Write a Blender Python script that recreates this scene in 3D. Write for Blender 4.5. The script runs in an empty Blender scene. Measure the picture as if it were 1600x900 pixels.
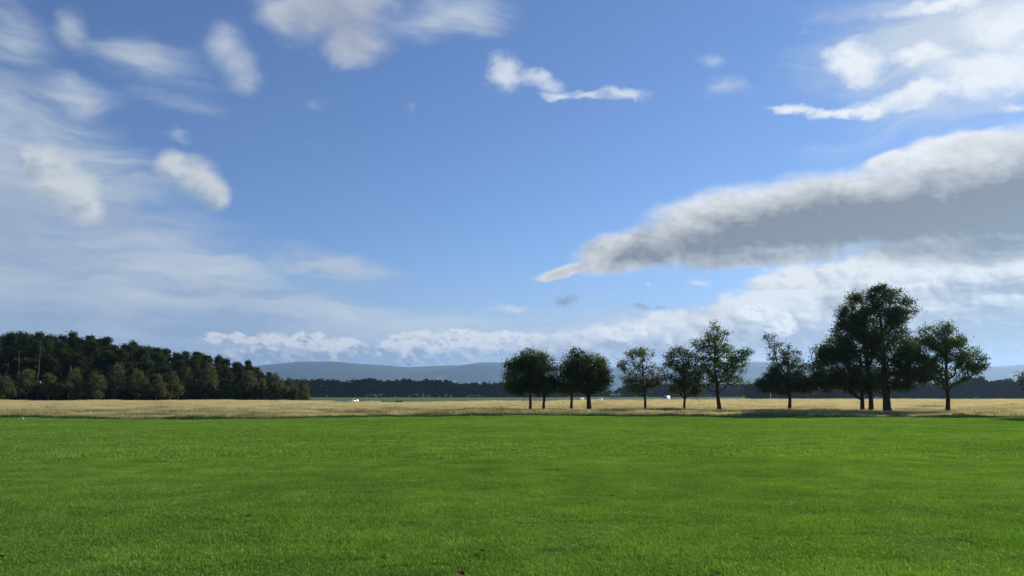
import bpy, bmesh, math, random
import numpy as np
from mathutils import Vector, Matrix, noise as mnoise
from mathutils.bvhtree import BVHTree

R = math.radians
SC = bpy.context.scene
COL = SC.collection

# ------------------------------------------------------------------ camera
EYE = 1.6                      # eye height of the photographer, metres
PITCH = math.atan(165 / 1180)  # camera tipped up a little
FPX = 1180.0                   # focal length in pixels of the 1600 px wide photograph
cam_data = bpy.data.cameras.new('camera')
cam_data.sensor_width = 36.0
cam_data.lens = 36.0 * FPX / 1600.0
cam_data.clip_start = 0.1
cam_data.clip_end = 60000.0
cam = bpy.data.objects.new('camera', cam_data)
COL.objects.link(cam)
cam.location = (0, 0, EYE)
cam.rotation_euler = (math.pi / 2 + PITCH, 0, 0)
SC.camera = cam
CAM_R = cam.rotation_euler.to_matrix()


def pdir(px, py):
    """world direction seen at a pixel of the photograph"""
    return (CAM_R @ Vector(((px - 800) / FPX, (450 - py) / FPX, -1.0))).normalized()


def at(px, py, dist):
    """world point at a pixel, dist metres ahead of the camera (along +Y)"""
    d = pdir(px, py)
    return Vector((0, 0, EYE)) + d * (dist / d.y)


# ------------------------------------------------------------------ render settings
SC.render.engine = 'CYCLES'
SC.view_settings.view_transform = 'Standard'
SC.view_settings.look = 'None'
SC.view_settings.gamma = 1.0
SC.view_settings.use_curve_mapping = False
EXPOSURE = 0.3
SC.view_settings.exposure = EXPOSURE
cy = SC.cycles
cy.use_denoising = True
cy.max_bounces = 6
cy.diffuse_bounces = 3
cy.glossy_bounces = 2
cy.transmission_bounces = 3
cy.transparent_max_bounces = 4
cy.volume_bounces = 1
cy.sample_clamp_indirect = 4.0

# ------------------------------------------------------------------ sun
SUN_AZ = R(51)     # clockwise from straight ahead (+Y) towards the right (+X)
SUN_EL = R(27)
SUN_DIR = Vector((math.sin(SUN_AZ) * math.cos(SUN_EL), math.cos(SUN_AZ) * math.cos(SUN_EL), math.sin(SUN_EL)))
sun_data = bpy.data.lights.new('sun', 'SUN')
sun_data.energy = 5.0
sun_data.angle = R(0.5)
sun_data.color = (1.0, 0.90, 0.74)
sun = bpy.data.objects.new('sun', sun_data)
COL.objects.link(sun)
sun.location = (120, 60, 80)
sun.rotation_euler = (-SUN_DIR).to_track_quat('-Z', 'Y').to_euler()


# ------------------------------------------------------------------ node helpers
class Nodes:
    """tiny helper that writes shader maths as nodes"""

    def __init__(self, tree):
        self.t = tree

    def put(self, sock, v):
        if v is None:
            return
        if isinstance(v, bpy.types.NodeSocket):
            self.t.links.new(v, sock)
        elif isinstance(v, (tuple, list)) and sock.type == 'RGBA' and len(v) == 3:
            sock.default_value = (*v, 1.0)
        else:
            sock.default_value = v

    def node(self, kind, **props):
        n = self.t.nodes.new(kind)
        for k, v in props.items():
            setattr(n, k, v)
        return n

    def m(self, op, a, b=None, c=None, clamp=False):
        n = self.node('ShaderNodeMath', operation=op, use_clamp=clamp)
        for i, v in enumerate((a, b, c)):
            self.put(n.inputs[i], v)
        return n.outputs[0]

    def v(self, op, a, b=None, c=None):
        n = self.node('ShaderNodeVectorMath', operation=op)
        self.put(n.inputs[0], a)
        if op == 'SCALE':
            self.put(n.inputs['Scale'], b)
        else:
            if b is not None:
                self.put(n.inputs[1], b)
            if c is not None:
                self.put(n.inputs[2], c)
        return n.outputs['Value' if op in ('LENGTH', 'DOT_PRODUCT', 'DISTANCE') else 'Vector']

    def mapping(self, vec, loc=(0, 0, 0), rot=(0, 0, 0), scale=(1, 1, 1), kind='POINT'):
        n = self.node('ShaderNodeMapping', vector_type=kind)
        self.put(n.inputs['Vector'], vec)
        n.inputs['Location'].default_value = loc
        n.inputs['Rotation'].default_value = rot
        n.inputs['Scale'].default_value = scale
        return n.outputs[0]

    def noise(self, vec, scale, detail=4.0, rough=0.55, lac=2.0, dist=0.0, col=False):
        n = self.node('ShaderNodeTexNoise')
        self.put(n.inputs['Vector'], vec)
        n.inputs['Scale'].default_value = scale
        n.inputs['Detail'].default_value = detail
        n.inputs['Roughness'].default_value = rough
        n.inputs['Lacunarity'].default_value = lac
        n.inputs['Distortion'].default_value = dist
        return n.outputs['Color' if col else 0]

    def voronoi(self, vec, scale, detail=0.0, rough=0.5, feature='SMOOTH_F1', smooth=0.6):
        n = self.node('ShaderNodeTexVoronoi', feature=feature)
        self.put(n.inputs['Vector'], vec)
        n.inputs['Scale'].default_value = scale
        n.inputs['Detail'].default_value = detail
        n.inputs['Roughness'].default_value = rough
        if feature == 'SMOOTH_F1':
            n.inputs['Smoothness'].default_value = smooth
        return n.outputs['Distance']

    def remap(self, x, a, b, c=0.0, d=1.0, smooth=False):
        n = self.node('ShaderNodeMapRange', interpolation_type='SMOOTHSTEP' if smooth else 'LINEAR')
        n.clamp = True
        self.put(n.inputs['Value'], x)
        for k, v in (('From Min', a), ('From Max', b), ('To Min', c), ('To Max', d)):
            self.put(n.inputs[k], v)
        return n.outputs[0]

    def mix(self, f, a, b, blend='MIX'):
        n = self.node('ShaderNodeMix', data_type='RGBA', blend_type=blend)
        self.put(n.inputs[0], f)
        self.put(n.inputs[6], a)
        self.put(n.inputs[7], b)
        return n.outputs[2]

    def ramp(self, f, stops):
        n = self.node('ShaderNodeValToRGB')
        self.put(n.inputs[0], f)
        el = n.color_ramp.elements
        while len(el) < len(stops):
            el.new(0.5)
        for e, (p, c) in zip(el, stops):
            e.position = p
            e.color = (*c, 1.0)
        return n.outputs[0]


def srgb(r, g, b):
    """photograph-style 0-255 value to linear colour"""
    f = lambda c: (c / 255 / 12.92) if c / 255 <= 0.04045 else ((c / 255 + 0.055) / 1.055) ** 2.4
    return (f(r), f(g), f(b))

# ------------------------------------------------------------------ sky: Nishita air with layered clouds over it
world = bpy.data.worlds.new('World')
SC.world = world
world.use_nodes = True
world.cycles.sampling_method = 'NONE'
W = Nodes(world.node_tree)
W.t.nodes.clear()
SKY_STRENGTH = 0.1
sky = W.node('ShaderNodeTexSky', sky_type='NISHITA')
sky.sun_disc = False
sky.sun_elevation = SUN_EL
sky.sun_rotation = SUN_AZ
sky.altitude = 40
sky.air_density = 1.0
sky.dust_density = 0.0
sky.ozone_density = 3.5
K = 1.0 / SKY_STRENGTH / 2 ** EXPOSURE     # cloud colours below are as seen; the background strength is divided out


def seen(r, g, b):
    return tuple(c * K for c in srgb(r, g, b))


def background(colour):
    n = W.node('ShaderNodeBackground')
    W.put(n.inputs['Color'], colour)
    n.inputs['Strength'].default_value = SKY_STRENGTH
    return n.outputs[0]


def choose(fac, a, b):
    n = W.node('ShaderNodeMixShader')
    for i, v in enumerate((fac, a, b)):
        W.t.links.new(v, n.inputs[i])
    return n.outputs[0]


DIR = W.node('ShaderNodeTexCoord').outputs['Generated']
_s = W.node('ShaderNodeSeparateXYZ')
W.put(_s.inputs[0], DIR)
EAST, UPW = _s.outputs[0], _s.outputs[2]
FLAT = W.mapping(DIR, scale=(1, 1, 1.7))


def vec_noise(scale, detail, rough):
    n = W.node('ShaderNodeSeparateColor')
    W.put(n.inputs[0], W.noise(FLAT, scale, detail, rough, col=True))
    c = W.node('ShaderNodeCombineXYZ')
    for i in range(3):
        W.put(c.inputs[i], n.outputs[i])
    return W.v('SUBTRACT', c.outputs[0], (0.5, 0.5, 0.5))


def as_point(v):
    return W.mapping(v, scale=(1.000001, 1, 1))


# turbulent copies of the view direction: a coarse and a fine warp fray the outlines
warp_a = vec_noise(6.0, 3.0, 0.55)
warp_b = vec_noise(24.0, 6.0, 0.66)
PW = as_point(W.v('ADD', W.v('ADD', DIR, W.v('SCALE', warp_a, 0.034)), W.v('SCALE', warp_b, 0.030)))
PW_MED = as_point(W.v('ADD', W.v('ADD', DIR, W.v('SCALE', warp_a, 0.03)), W.v('SCALE', warp_b, 0.012)))
PW_SOFT = as_point(W.v('ADD', DIR, W.v('SCALE', warp_a, 0.07)))


def lumps(vec, k=1.0):
    """rounded heaps of cumulus, about -0.5 .. 0.5"""
    a = W.m('ABSOLUTE', W.m('SUBTRACT', W.noise(vec, 11.0 * k, 1.0, 0.5), 0.5))
    b = W.m('ABSOLUTE', W.m('SUBTRACT', W.noise(vec, 29.0 * k, 2.0, 0.5), 0.5))
    return W.m('MULTIPLY_ADD', a, 2.6, W.m('MULTIPLY_ADD', b, 1.5, -0.5))


LUMP = lumps(FLAT)
LUMP_L = lumps(as_point(W.v('ADD', FLAT, W.v('SCALE', W.v('SUBTRACT', tuple(SUN_DIR), DIR), 0.016))))
RELIEF = W.m('SUBTRACT', LUMP, LUMP_L)                    # > 0 on the side turned to the sun
SMALL = lumps(FLAT, 2.3)                                  # the same, smaller, for clouds farther off
SMALL_R = W.m('SUBTRACT', SMALL, lumps(as_point(W.v('ADD', FLAT, W.v('SCALE', W.v('SUBTRACT', tuple(SUN_DIR), DIR), 0.007))), 2.3))
WISP = W.m('SUBTRACT', W.noise(FLAT, 9.0, 9.0, 0.64), 0.5)
FINE = W.m('SUBTRACT', W.noise(FLAT, 46.0, 7.0, 0.68), 0.5)
STREAK = W.noise(W.mapping(PW_SOFT, rot=(0, R(-9), 0), scale=(1.0, 0.8, 5.5)), 4.2, 7.0, 0.6)


def blob_field(vec, blobs, soft=0.25):
    """union of soft ellipses on the celestial sphere: 1 in a middle, 0 at the rim, negative outside"""
    acc = None
    for b in blobs:
        px, py, rx, ry = b[:4]
        rot = R(b[4]) if len(b) > 4 else 0.0
        wgt = b[5] if len(b) > 5 else 1.0
        c = pdir(px, py)
        ca, sa = math.cos(rot), math.sin(rot)
        ex = (pdir(px + rx * ca, py - rx * sa) - pdir(px - rx * ca, py + rx * sa)) / 2
        ez = (pdir(px - ry * sa, py - ry * ca) - pdir(px + ry * sa, py + ry * ca)) / 2
        ux = ex.normalized()
        uz = (ez - ux * ez.dot(ux)).normalized()
        rotm = Matrix((ux, uz.cross(ux), uz)).transposed()
        q = W.mapping(vec, tuple(c), tuple(rotm.to_euler()), (ex.length * 3, 1.8, ez.length * 3), 'TEXTURE')
        g = W.node('ShaderNodeTexGradient', gradient_type='SPHERICAL')
        W.put(g.inputs[0], q)
        f = W.m('MULTIPLY_ADD', g.outputs['Fac'], 3 * max(wgt, 1.0), -2 * wgt if wgt > 1 else wgt - 3)
        acc = f if acc is None else W.m('SMOOTH_MAX', acc, f, soft)
    return acc


VEIL = [(60, 285, 290, 120, -28, 1.5), (40, 400, 460, 120, -8, 1.5), (320, 485, 440, 90, -10, 1.5),
        (640, 545, 400, 60, -5, 1.1), (520, 415, 110, 24, -10, 0.9), (10, 70, 130, 90, -40, 0.5),
        (240, 120, 190, 90, -25, 0.32), (100, 150, 120, 44, -10, 0.6), (700, 35, 120, 42, 10, 0.7),
        (1500, 60, 380, 200, 10, 0.6), (1150, 550, 700, 70, 0, 0.9)]


def veil(base, blobs):
    """thin high veil drawn out in streaks"""
    n = W.m('ADD', blob_field(PW_SOFT, blobs, 0.3), W.m('MULTIPLY_ADD', STREAK, 1.6, -0.8))
    n = W.m('MULTIPLY_ADD', WISP, 0.5, n)
    a = W.remap(n, -0.42, 0.75, 0.0, 0.9, smooth=True)
    return W.mix(a, base, W.mix(W.remap(STREAK, 0.36, 0.62), seen(156, 174, 200), seen(206, 213, 219)))


def cumulus(base, blobs, gain, edge, lit, dark, shade=None, relief=1.0, core=0.35, amp=0.6, fray=0.3, fine=0.25, dim=0.0,
            top=1.0, start=0.0, small=False, smooth=False):
    """one layer of heaped cloud over what lies behind it"""
    vec = PW_MED if smooth else PW
    d = W.m('MULTIPLY_ADD', blob_field(vec, blobs, 0.25), gain, W.m('MULTIPLY', SMALL if small else LUMP, amp))
    d = W.m('MULTIPLY_ADD', WISP, fray, d)
    d = W.m('MULTIPLY_ADD', FINE, fine, d)
    a = W.remap(d, start, edge, 0.0, top, smooth=True)
    s = W.m('MULTIPLY_ADD', SMALL_R if small else RELIEF, -relief, dim)
    s = W.m('MULTIPLY_ADD', W.remap(d, edge * 0.5, 1.6), core, s)
    if shade:
        sf = W.m('MULTIPLY_ADD', LUMP, -0.25, W.m('MULTIPLY_ADD', WISP, 1.3, blob_field(vec, shade, 0.5)))
        s = W.m('ADD', s, W.remap(sf, -0.75, 1.15, 0.0, 1.0, smooth=True))
    s = W.m('MAXIMUM', s, 0.0, clamp=True)
    return W.mix(a, base, W.mix(s, lit, dark))


# ---- everywhere: the air, a pale band low down, scattered clouds outside the view
AIR = W.mix(1.0, sky.outputs[0], (0.65, 0.725, 0.92), 'MULTIPLY')          # a deep clear blue
AIR = W.mix(W.remap(UPW, 0.0, 0.20, 0.80, 0.0, smooth=True), AIR, seen(158, 180, 208))
front = W.v('DOT_PRODUCT', DIR, tuple(pdir(800, 380)))
gen = W.m('MULTIPLY_ADD', W.noise(FLAT, 2.6, 4.0, 0.5), 5.0, -2.6)
gen = W.m('SUBTRACT', gen, W.remap(front, 0.62, 0.78, 0.0, 6.0, smooth=True))
gen = W.m('MULTIPLY_ADD', LUMP, 0.6, gen)
gen_s = W.m('MULTIPLY_ADD', RELIEF, -1.0, W.remap(gen, 0.1, 1.6, 0.1, 0.6), clamp=True)
ELSE = W.mix(W.remap(gen, 0.0, 0.7, 0.0, 0.95, smooth=True), AIR, W.mix(gen_s, seen(205, 210, 216), seen(150, 158, 170)))
sky_else = background(ELSE)

LOW_ROW = dict(blobs=[(335, 526, 26, 9), (375, 527, 26, 9), (410, 530, 46, 12), (480, 535, 60, 14), (560, 540, 70, 16), (635, 528, 46, 20), (660, 520, 24, 12),
                      (715, 530, 60, 22), (800, 540, 90, 24), (560, 556, 330, 22), (880, 546, 90, 30)],
               gain=1.6, edge=0.55, lit=seen(246, 243, 236), dark=seen(144, 158, 180),
               shade=[(600, 572, 420, 30, 0, 1.5), (585, 545, 40, 16, 0, 0.8)], relief=1.7, core=0.1, amp=0.55, top=0.95, small=True)
LOW_BANK = dict(blobs=[(960, 540, 190, 38, 4), (1110, 510, 150, 40, 9), (1280, 470, 190, 54, 6), (1400, 430, 240, 34, 2), (1480, 455, 260, 74, 4),
                       (1560, 520, 260, 90), (1250, 545, 300, 50), (1620, 430, 200, 70)],
                gain=2.0, edge=0.6, lit=seen(236, 233, 227), dark=seen(150, 152, 155),
                shade=[(1250, 532, 230, 36, 4, 1.1), (1520, 525, 230, 62, 0, 1.3), (1000, 560, 240, 24, 0, 1.1), (1540, 448, 150, 20, 5, 0.8), (1330, 470, 90, 12, 8, 0.6)],
                relief=1.3, core=0.1, amp=0.55, fray=0.6, fine=0.4)
MIDDLE = dict(blobs=[(787, 116, 42, 38), (840, 128, 50, 22, -14, 0.95), (870, 150, 50, 13, 5, 0.95), (972, 153, 62, 17, 0, 1.05), (915, 153, 60, 12, 0, 0.95)],
              gain=1.1, edge=0.85, lit=seen(212, 220, 229), dark=seen(168, 186, 213), relief=0.9, core=0.0, amp=0.35, fray=1.0, fine=0.6, top=0.95)

# ---- left part of the view
c = veil(ELSE, VEIL[:9])
c = cumulus(c, **LOW_ROW)
c = cumulus(c, **LOW_BANK)
c = cumulus(c, **MIDDLE)
c = cumulus(c, [(520, 5, 145, 96), (552, 70, 76, 50), (450, 20, 66, 66, 0, 0.9)], 1.5, 1.1, seen(186, 193, 207), seen(154, 163, 182),
            shade=[(520, 50, 90, 50, 0, 0.9)], relief=0.6, core=0.3, amp=0.3, fray=0.7)
c = cumulus(c, [(350, 76, 46, 44), (370, 100, 42, 50, 25), (382, 124, 36, 34), (112, 45, 46, 56, 0, 0.95)], 1.4, 1.25,
            seen(188, 197, 210), seen(150, 167, 194), shade=[(350, 130, 50, 40, 0, 0.8), (100, 70, 50, 40, 0, 0.8)], relief=0.8, core=0.1, amp=0.25, fray=1.1, fine=0.5, top=0.9, smooth=True)
c = cumulus(c, [(5, 310, 110, 70, 0, 1.0), (190, 335, 100, 50, -15, 0.9), (20, 365, 60, 30, 0, 0.9)], 1.0, 1.2, seen(158, 171, 192), seen(130, 145, 170),
            relief=0.8, core=0.3, amp=0.4, fray=0.9, top=0.8)
c = cumulus(c, [(84, 254, 60, 40), (122, 300, 50, 52, 10), (58, 252, 40, 36), (138, 326, 36, 30), (95, 290, 60, 50)], 1.9, 1.25, seen(212, 217, 219), seen(142, 156, 176),
            shade=[(80, 365, 140, 60, -20, 1.5), (-5, 300, 70, 90, 0, 1.3)], relief=1.0, core=0.0, amp=0.22, fray=0.45, fine=0.3, smooth=True)
c = cumulus(c, [(276, 266, 44, 34), (308, 284, 52, 42, -30), (334, 306, 34, 34, -45)], 1.9, 1.3, seen(206, 211, 214), seen(144, 160, 182),
            shade=[(275, 328, 110, 48, -30, 1.4)], relief=1.0, core=0.0, amp=0.22, fray=0.5, fine=0.3, smooth=True)
c = cumulus(c, [(285, 217, 34, 10, -10, 1.0), (490, 168, 40, 22, 0, 0.7), (500, 235, 60, 24, -30, 0.6), (640, 168, 24, 16, 0, 0.6)], 1.1, 1.6, seen(180, 196, 218), seen(150, 174, 208),
            relief=0.8, core=0.0, amp=0.3, fray=1.4, fine=0.8, top=0.6)
sky_left = background(c)

# ---- right part of the view
c = veil(ELSE, [VEIL[3]] + VEIL[8:])
c = cumulus(c, **LOW_ROW)
c = cumulus(c, **LOW_BANK)
c = cumulus(c, [(1200, 502, 54, 24, -22), (1165, 492, 30, 13, 0, 0.9), (960, 525, 36, 15, -25), (1005, 520, 15, 10)],
            1.7, 0.55, seen(248, 245, 238), seen(156, 160, 166), shade=[(1170, 535, 80, 26, -22, 1.2)], relief=1.6, core=0.0, amp=0.35, small=True)
c = cumulus(c, [(1092, 449, 30, 12), (795, 478, 46, 9), (1015, 450, 10, 5, 0, 0.8)], 1.3, 1.2, seen(222, 224, 224), seen(170, 184, 204),
            relief=1.2, core=0.0, amp=0.4, fray=0.9, fine=0.6, small=True, top=0.8)
c = cumulus(c, [(880, 469, 26, 11), (1003, 486, 26, 8), (1035, 484, 16, 7, 0, 0.8)], 1.1, 0.9, seen(140, 158, 182), seen(118, 132, 152), core=0.3, amp=0.4)
c = cumulus(c, [(885, 420, 66, 12, 12), (985, 394, 110, 40, 12), (1120, 358, 160, 72, 12), (1280, 338, 200, 84, 8), (1470, 318, 240, 100, 8),
                (1640, 290, 220, 120, 8), (1385, 252, 60, 26, 10, 0.8), (1500, 230, 140, 32, 10, 0.9), (1500, 395, 270, 34, 2, 0.9), (1200, 405, 200, 26, 2, 0.8)],
            2.2, 0.85, seen(241, 239, 235), seen(116, 116, 115),
            shade=[(1020, 402, 130, 24, 6, 0.75), (1150, 374, 230, 50, 9, 1.0), (1350, 350, 290, 64, 9, 1.2), (1620, 335, 290, 96, 4, 1.4)],
            relief=0.4, core=0.2, amp=0.16, fray=0.55, fine=0.4, smooth=True)
c = cumulus(c, [(1330, 92, 62, 44), (1240, 168, 66, 13, 2, 0.85), (1300, 172, 60, 15), (1345, 168, 50, 20), (1430, 148, 130, 30, 12), (1540, 120, 140, 50, 5), (1570, 40, 110, 70, 10, 0.9),
                (1470, 6, 140, 22, 8, 0.9), (1430, 88, 110, 26, 5, 0.8), (1640, 80, 80, 90), (1580, 165, 60, 20, 0, 0.7)],
            1.25, 0.85, seen(236, 238, 240), seen(190, 202, 218), shade=[(1450, 185, 160, 30, 8, 0.8)], relief=0.9, core=0.0, amp=0.35, fray=1.1, fine=0.55)
c = cumulus(c, **MIDDLE)
c = cumulus(c, [(1130, 138, 60, 24, 0, 1.0), (1112, 95, 44, 22, 0, 0.8), (1260, 45, 30, 12, 0, 0.7)], 1.1, 1.5, seen(205, 214, 226), seen(170, 188, 214),
            relief=0.8, core=0.0, amp=0.3, fray=1.5, fine=0.8, top=0.75)
sky_right = background(c)

side = W.m('GREATER_THAN', W.v('DOT_PRODUCT', DIR, tuple(Vector((pdir(760, 300).y, -pdir(760, 300).x, 0)).normalized())), 0.0)
sky_front = choose(side, sky_left, sky_right)
inside = W.m('MULTIPLY', W.m('GREATER_THAN', front, 0.58), W.m('GREATER_THAN', UPW, -0.01))
w_out = W.node('ShaderNodeOutputWorld')
W.t.links.new(choose(inside, sky_else, sky_front), w_out.inputs['Surface'])

# ------------------------------------------------------------------ building helpers
def tag(o, label=None, category=None, group=None, kind=None):
    for k, v in (('label', label), ('category', category), ('group', group), ('kind', kind)):
        if v:
            o[k] = v
    return o


def link(name, data, parent=None):
    o = bpy.data.objects.new(name, data)
    COL.objects.link(o)
    if parent is not None:
        o.parent = parent
    return o


def copy_tree(o, parent=None):
    c = o.copy()
    COL.objects.link(c)
    c.parent = parent
    for ch in o.children:
        copy_tree(ch, c)
    return c


def fast_mesh(name, verts, faces, mat=None, smooth=False, attrs=None):
    """verts (n,3) and faces (m,k) arrays of one polygon size, or a list of such face arrays"""
    me = bpy.data.meshes.new(name)
    verts = np.asarray(verts, np.float32)
    fl = faces if isinstance(faces, list) else [faces]
    fl = [np.asarray(f, np.int32) for f in fl if len(f)]
    me.vertices.add(len(verts))
    me.vertices.foreach_set('co', verts.ravel())
    loops = np.concatenate([f.ravel() for f in fl])
    sizes = np.concatenate([np.full(len(f), f.shape[1], np.int32) for f in fl])
    starts = np.concatenate([[0], np.cumsum(sizes)[:-1]]).astype(np.int32)
    me.loops.add(len(loops))
    me.loops.foreach_set('vertex_index', loops)
    me.polygons.add(len(sizes))
    me.polygons.foreach_set('loop_start', starts)
    me.polygons.foreach_set('use_smooth', np.full(len(sizes), smooth, bool))
    for k, a in (attrs or {}).items():
        at_ = me.attributes.new(k, 'FLOAT', 'POINT')
        at_.data.foreach_set('value', np.asarray(a, np.float32))
    me.update(calc_edges=True)
    if mat:
        me.materials.append(mat)
    return me


def material(name):
    m = bpy.data.materials.new(name)
    m.use_nodes = True
    m.node_tree.nodes.clear()
    n = Nodes(m.node_tree)
    out = n.node('ShaderNodeOutputMaterial')
    return m, n, out


def principled(name, colour, rough=0.8, spec=0.3, metal=0.0, bump=None):
    m, n, out = material(name)
    p = n.node('ShaderNodeBsdfPrincipled')
    col = colour(n) if callable(colour) else colour
    n.put(p.inputs['Base Color'], col)
    p.inputs['Roughness'].default_value = rough
    p.inputs['Specular IOR Level'].default_value = spec
    p.inputs['Metallic'].default_value = metal
    if bump:
        b = n.node('ShaderNodeBump')
        b.inputs['Strength'].default_value = bump[1]
        b.inputs['Distance'].default_value = bump[2]
        n.put(b.inputs['Height'], bump[0](n))
        n.put(p.inputs['Normal'], b.outputs[0])
    n.t.links.new(p.outputs[0], out.inputs['Surface'])
    return m


def leafy(name, colour, trans=0.35, tcol=None, gloss=0.05, rough=0.45, sheen=(1, 1, 1)):
    """thin leaf: diffuse front, light let through, a little sheen"""
    m, n, out = material(name)
    col = colour(n)
    d = n.node('ShaderNodeBsdfDiffuse')
    n.put(d.inputs['Color'], col)
    t = n.node('ShaderNodeBsdfTranslucent')
    n.put(t.inputs['Color'], n.mix(1.0, col, tcol, 'MULTIPLY') if tcol else col)
    mx = n.node('ShaderNodeMixShader')
    mx.inputs[0].default_value = trans
    n.t.links.new(d.outputs[0], mx.inputs[1])
    n.t.links.new(t.outputs[0], mx.inputs[2])
    res = mx
    if gloss:
        g = n.node('ShaderNodeBsdfGlossy')
        g.inputs['Roughness'].default_value = rough
        g.inputs['Color'].default_value = (*sheen, 1)
        m2 = n.node('ShaderNodeMixShader')
        m2.inputs[0].default_value = gloss
        n.t.links.new(mx.outputs[0], m2.inputs[1])
        n.t.links.new(g.outputs[0], m2.inputs[2])
        res = m2
    n.t.links.new(res.outputs[0], out.inputs['Surface'])
    return m


def wpos(n):
    return n.node('ShaderNodeNewGeometry').outputs['Position']


def attr(n, name):
    return n.node('ShaderNodeAttribute', attribute_name=name).outputs['Fac']


# ------------------------------------------------------------------ lie of the land
def interp(x, table):
    return np.interp(x, [a for a, _ in table], [b for _, b in table])


def lawn_edge(x):
    """distance of the tall-grass edge, by x"""
    x = np.asarray(x, float)
    return (interp(x, [(-80, 53), (-36, 53), (-22, 49.5), (-9, 53), (0, 54.5), (12, 50.5), (18, 49.5), (36, 51.5), (90, 52)])
            + 0.5 * np.sin(x * 0.55 + 1) + 0.35 * np.sin(x * 1.3) + 0.3 * np.sin(x * 2.9 + 2))


def meadow_end(t):
    """far end of the meadow, by bearing t = x / y"""
    return interp(t, [(-1.5, 150), (-0.3, 142), (-0.25, 122), (-0.2, 112), (-0.12, 116), (-0.03, 126), (0.06, 136), (0.12, 150), (0.3, 164), (1.5, 170)])


def height(x, y):
    x = np.asarray(x, float)
    y = np.asarray(y, float)
    e = meadow_end(x / np.maximum(y, 1.0))
    s = np.clip((y - e) / 90.0, 0, 1)
    drop = -1.85 * s * s * (3 - 2 * s)
    near = np.clip(y / 60.0, 0, 1) * np.clip(1 - (y - 120) / 60, 0, 1)
    return drop + near * 0.05 * (np.sin(x * 0.11 + 0.6) + np.sin(y * 0.13 + x * 0.05))


TS = np.unique(np.concatenate([np.linspace(-1.5, 1.5, 121), np.linspace(-0.8, 0.8, 161)]))
APEX = 60.0


def sheet(name, y0, y1, rows, mat, power=1.0):
    """strip of land between two curves y0(x-ray) and y1(x-ray), on rays fanned out from behind the photographer"""
    k = np.linspace(0, 1, rows) ** power
    T, Kk = np.meshgrid(TS, k)
    ya, yb = y0(TS)[None, :], y1(TS)[None, :]
    Y = ya + (yb - ya) * Kk
    X = T * (Y + APEX)
    Z = height(X, Y)
    v = np.stack([X, Y, Z], -1).reshape(-1, 3)
    n = len(TS)
    i = (np.arange(rows - 1)[:, None] * n + np.arange(n - 1)[None, :]).ravel()
    f = np.stack([i, i + 1, i + n + 1, i + n], -1)
    o = link(name, fast_mesh(name, v, f, mat, True))
    return tag(o, kind='structure')


def solve_edge(fn):
    """a curve y = fn(x, y) as a function of the fan ray"""
    def g(ts):
        y = np.full(len(ts), 60.0)
        for _ in range(40):
            x = ts * (y + APEX)
            y = 0.5 * y + 0.5 * fn(x, y)
        return y
    return g


EDGE1 = solve_edge(lambda x, y: lawn_edge(x))
EDGE2 = solve_edge(lambda x, y: meadow_end(x / y))


def soil_green(n):
    p = wpos(n)
    a = n.noise(p, 0.5, 5.0, 0.6)
    b = n.noise(p, 9.0, 5.0, 0.65)
    c = n.ramp(n.m('MULTIPLY_ADD', b, 0.6, n.m('MULTIPLY', a, 0.4)), [(0.3, (0.022, 0.05, 0.010)), (0.7, (0.06, 0.12, 0.018))])
    return c


def soil_straw(n):
    p = n.mapping(wpos(n), scale=(0.35, 1, 1))
    a = n.noise(p, 0.35, 6.0, 0.6)
    return n.ramp(a, [(0.3, (0.10, 0.10, 0.04)), (0.55, (0.24, 0.19, 0.08)), (0.75, (0.32, 0.25, 0.11))])


def far_green(n):
    p = wpos(n)
    a = n.noise(n.mapping(p, scale=(0.25, 1, 1)), 0.03, 6.0, 0.6)
    b = n.noise(p, 1.3, 4.0, 0.6)
    return n.ramp(n.m('MULTIPLY_ADD', b, 0.3, n.m('MULTIPLY', a, 0.7)),
                  [(0.32, (0.045, 0.085, 0.022)), (0.5, (0.07, 0.12, 0.03)), (0.68, (0.13, 0.14, 0.05))])


def country(n):
    p = wpos(n)
    v = n.node('ShaderNodeTexVoronoi', feature='F1')
    n.put(v.inputs['Vector'], p)
    v.inputs['Scale'].default_value = 0.004
    s = n.node('ShaderNodeSeparateColor')
    n.put(s.inputs[0], v.outputs['Color'])
    return n.ramp(s.outputs[0], [(0.0, (0.03, 0.05, 0.02)), (0.5, (0.06, 0.10, 0.03)), (0.8, (0.12, 0.15, 0.05)), (1.0, (0.2, 0.2, 0.09))])


M_LAWN = principled('lawn_soil', soil_green, 0.95, 0.1)
M_STRAW = principled('meadow_soil', soil_straw, 0.95, 0.1)
M_FIELD = principled('playing_field_grass', far_green, 0.95, 0.1)
M_LAND = principled('far_country', country, 0.95, 0.1)
sheet('lawn', lambda t: np.full(len(t), -50.0), EDGE1, 60, M_LAWN)
sheet('meadow', EDGE1, EDGE2, 50, M_STRAW)
sheet('playing_field', EDGE2, lambda t: np.full(len(t), 900.0), 60, M_FIELD, 2.0)
sheet('ground', lambda t: np.full(len(t), 900.0), lambda t: np.full(len(t), 14500.0), 40, M_LAND, 2.0)

# ------------------------------------------------------------------ hills
RIDGE = [(-400, 600), (150, 600), (300, 584), (420, 571), (470, 566), (520, 564.5), (560, 568), (600, 570), (640, 573), (690, 571), (720, 570.5), (755, 565.5),
         (800, 566), (850, 569), (920, 573), (990, 574), (1080, 570), (1180, 566), (1260, 566), (1350, 572), (1450, 576), (1530, 573), (1600, 569),
         (1800, 565), (2100, 580)]


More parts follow.
